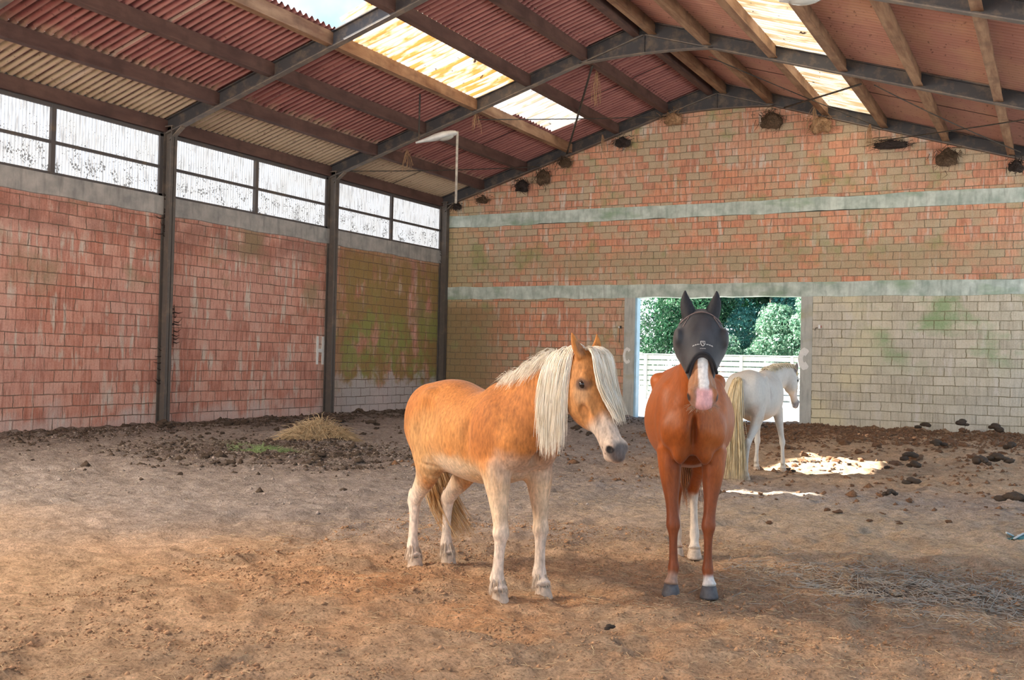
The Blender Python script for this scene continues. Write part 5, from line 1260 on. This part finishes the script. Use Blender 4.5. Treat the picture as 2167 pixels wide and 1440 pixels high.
def crumbs(name, pts, mat, seed, sz, label, cat):
    R = np.random.default_rng(seed); n = len(pts); s_ = R.uniform(*sz, n)*(1+1.2*(R.random(n) < .06)); z = soil_h(pts[:, 0], pts[:, 1])
    base = np.array([(1, 0, 0), (0, 1, 0), (-1, 0, 0), (0, -1, 0), (0, 0, .75), (0, 0, -.5)]); V = base[None]*R.uniform(.6, 1.4, (n, 6, 1)); a = R.uniform(0, 6.28, n); c_, n_ = np.cos(a)[:, None], np.sin(a)[:, None]
    V = np.stack([V[..., 0]*c_-V[..., 1]*n_, V[..., 0]*n_+V[..., 1]*c_, V[..., 2]], -1)*s_[:, None, None]+np.stack([pts[:, 0], pts[:, 1], z+s_*.15], 1)[:, None]
    f = np.array([(0, 1, 4), (1, 2, 4), (2, 3, 4), (3, 0, 4), (1, 0, 5), (2, 1, 5), (3, 2, 5), (0, 3, 5)]); F = (f[None]+(np.arange(n)*6)[:, None, None]).reshape(-1, 3)
    o = np_mesh(name, V.reshape(-1, 3), F, mat, None, True); setp(o, label, cat, kind='stuff')
M_GRAIN = plain('soil_grain', (.40, .235, .13), .95, .45, 14, bump=0); M_GRAING = plain('soil_grain_grey', (.34, .285, .25), .95, .4, 14, bump=0)
crumbs('soil_grains', scatter(22000, (11.5, 18, -25.4, -19), lambda x, y: .2+.8*sstep(.45, .7, fbm(x*2, y*2, 0, 3, 88)), 7), M_GRAIN, 8, (.003, .011), 'coarse sand grains over the warm foreground soil', 'sand')
crumbs('grey_grains', scatter(12000, (1, 13, -20, -12), lambda x, y: .25+.75*muck(x, y), 9), M_GRAING, 10, (.004, .015), 'small grey crumbs over the grey soil at the left', 'soil')
crumbs('dark_muck', scatter(6000, (.3, 10, -19.5, -.3), lambda x, y: .02+.98*muck(x, y)**2, 31), M_CLOD, 32, (.010, .040), 'fine dark muck along the left wall and around the hay', 'muck')
crumbs('muck_crumbs', scatter(11000, (9, 18, -16, -.3), lambda x, y: .04+.96*muck(x, y), 11), M_CLODB, 12, (.012, .045), 'fine dark muck crumbs in front of the grey wall', 'muck')
# hay heap
def haypile(c, r, h, n, mat, name, label, cat, seed, ln=(.12, .38)):
    R = np.random.default_rng(seed); m = MB(); V = []; a = R.uniform(0, 6.28, n); q = np.sqrt(R.random(n)); 
    x = q*np.cos(a); y = q*np.sin(a); z = (1-q**1.5)*R.uniform(.3, 1.05, n)*h
    for i in range(n):
        p = np.array([x[i]*r[0], y[i]*r[1], z[i]]); d = np.array([x[i]*.8+R.normal(0, .55), y[i]*.8+R.normal(0, .55), R.normal(.05, .38)]); d /= np.linalg.norm(d); L_ = R.uniform(*ln)
        e2 = p+d*L_; e2[2] = max(e2[2]-.3*L_, -.0+.005); md = p+d*L_*.5+np.array([0, 0, .02])
        m.tube([p, md, e2], [.0045, .004, .002], 3, False)
    rr = 14; Vd = [(0, 0, h*.8)]; Fd = []
    for k in range(rr): Vd.append((r[0]*.45*math.cos(2*math.pi*k/rr), r[1]*.45*math.sin(2*math.pi*k/rr), h*.5))
    for k in range(rr): Vd.append((r[0]*.95*math.cos(2*math.pi*k/rr), r[1]*.95*math.sin(2*math.pi*k/rr), -.04))
    for k in range(rr): Fd.append((0, 1+k, 1+(k+1) % rr)); Fd.append((1+k, 1+rr+k, 1+rr+(k+1) % rr, 1+(k+1) % rr))
    m.add(Vd, Fd); o = m.build(name, mat); o.location = (c[0], c[1], gz(c[0], c[1])); setp(o, label, cat, kind='stuff')
p = ground_px((672, 934)); haypile(p, (.62, .50), .36, 2400, plain('hay', (.50, .38, .23), .85, .3, 9, bump=0), 'hay_heap', 'small heap of dry hay on the dark soil by the left wall', 'hay', 21)
p = ground_px((545, 957)); haypile(p, (.85, .35), .06, 700, plain('green_fodder', (.22, .30, .13), .8, .3, 9, bump=0), 'green_fodder', 'thin strip of green fodder left of the hay heap', 'fodder', 22, (.06, .16))
# white lime spots spilled on the sunlit ground
# cloth at the right edge
p = ground_px((2150, 1138)); e_ = empty('halter_cloth', (p.x, p.y, gz(p.x, p.y))); e_.rotation_euler = (0, 0, .47); setp(e_, 'dark teal cloth with pale straps lying on the sand at the right edge', 'cloth')
n = 26; V = []; Fq_ = []
for i in range(n):
    for j in range(12):
        u, v = i/(n-1), j/11; w_ = math.sin(math.pi*min(1, u*3.2)/2)
        V.append((-.10+u*.60, (v-.5)*.22*w_, .055*math.sin(math.pi*v)*w_+.014*math.sin(9*u+5*v)+.012*math.sin(17*u-8*v)+.006))
for i in range(n-1):
    for j in range(11): q = i*12+j; Fq_.append((q, q+12, q+13, q+1))
o = MB().add(V, Fq_).build('cloth', plain('cloth_teal', (.05, .16, .17), .85, .4, 12), e_, smooth=True); md = o.modifiers.new('thick', 'SOLIDIFY'); md.thickness = .008; md.offset = 1
for k, (a, b) in enumerate((((-.06, -.09), (.18, .07)), ((.05, .08), (.42, -.06)), ((-.09, .0), (.02, .10)))):
    m = MB(); pts = [(a[0]+(b[0]-a[0])*t_, a[1]+(b[1]-a[1])*t_, .072-.045*abs(a[1]+(b[1]-a[1])*t_)/.1+.01) for t_ in np.linspace(0, 1, 7)]
    m.tube(pts, .010, 6); m.build('strap', plain('strap_pale_%d' % k, (.55, .60, .60), .7, .1, 20), e_, smooth=True)
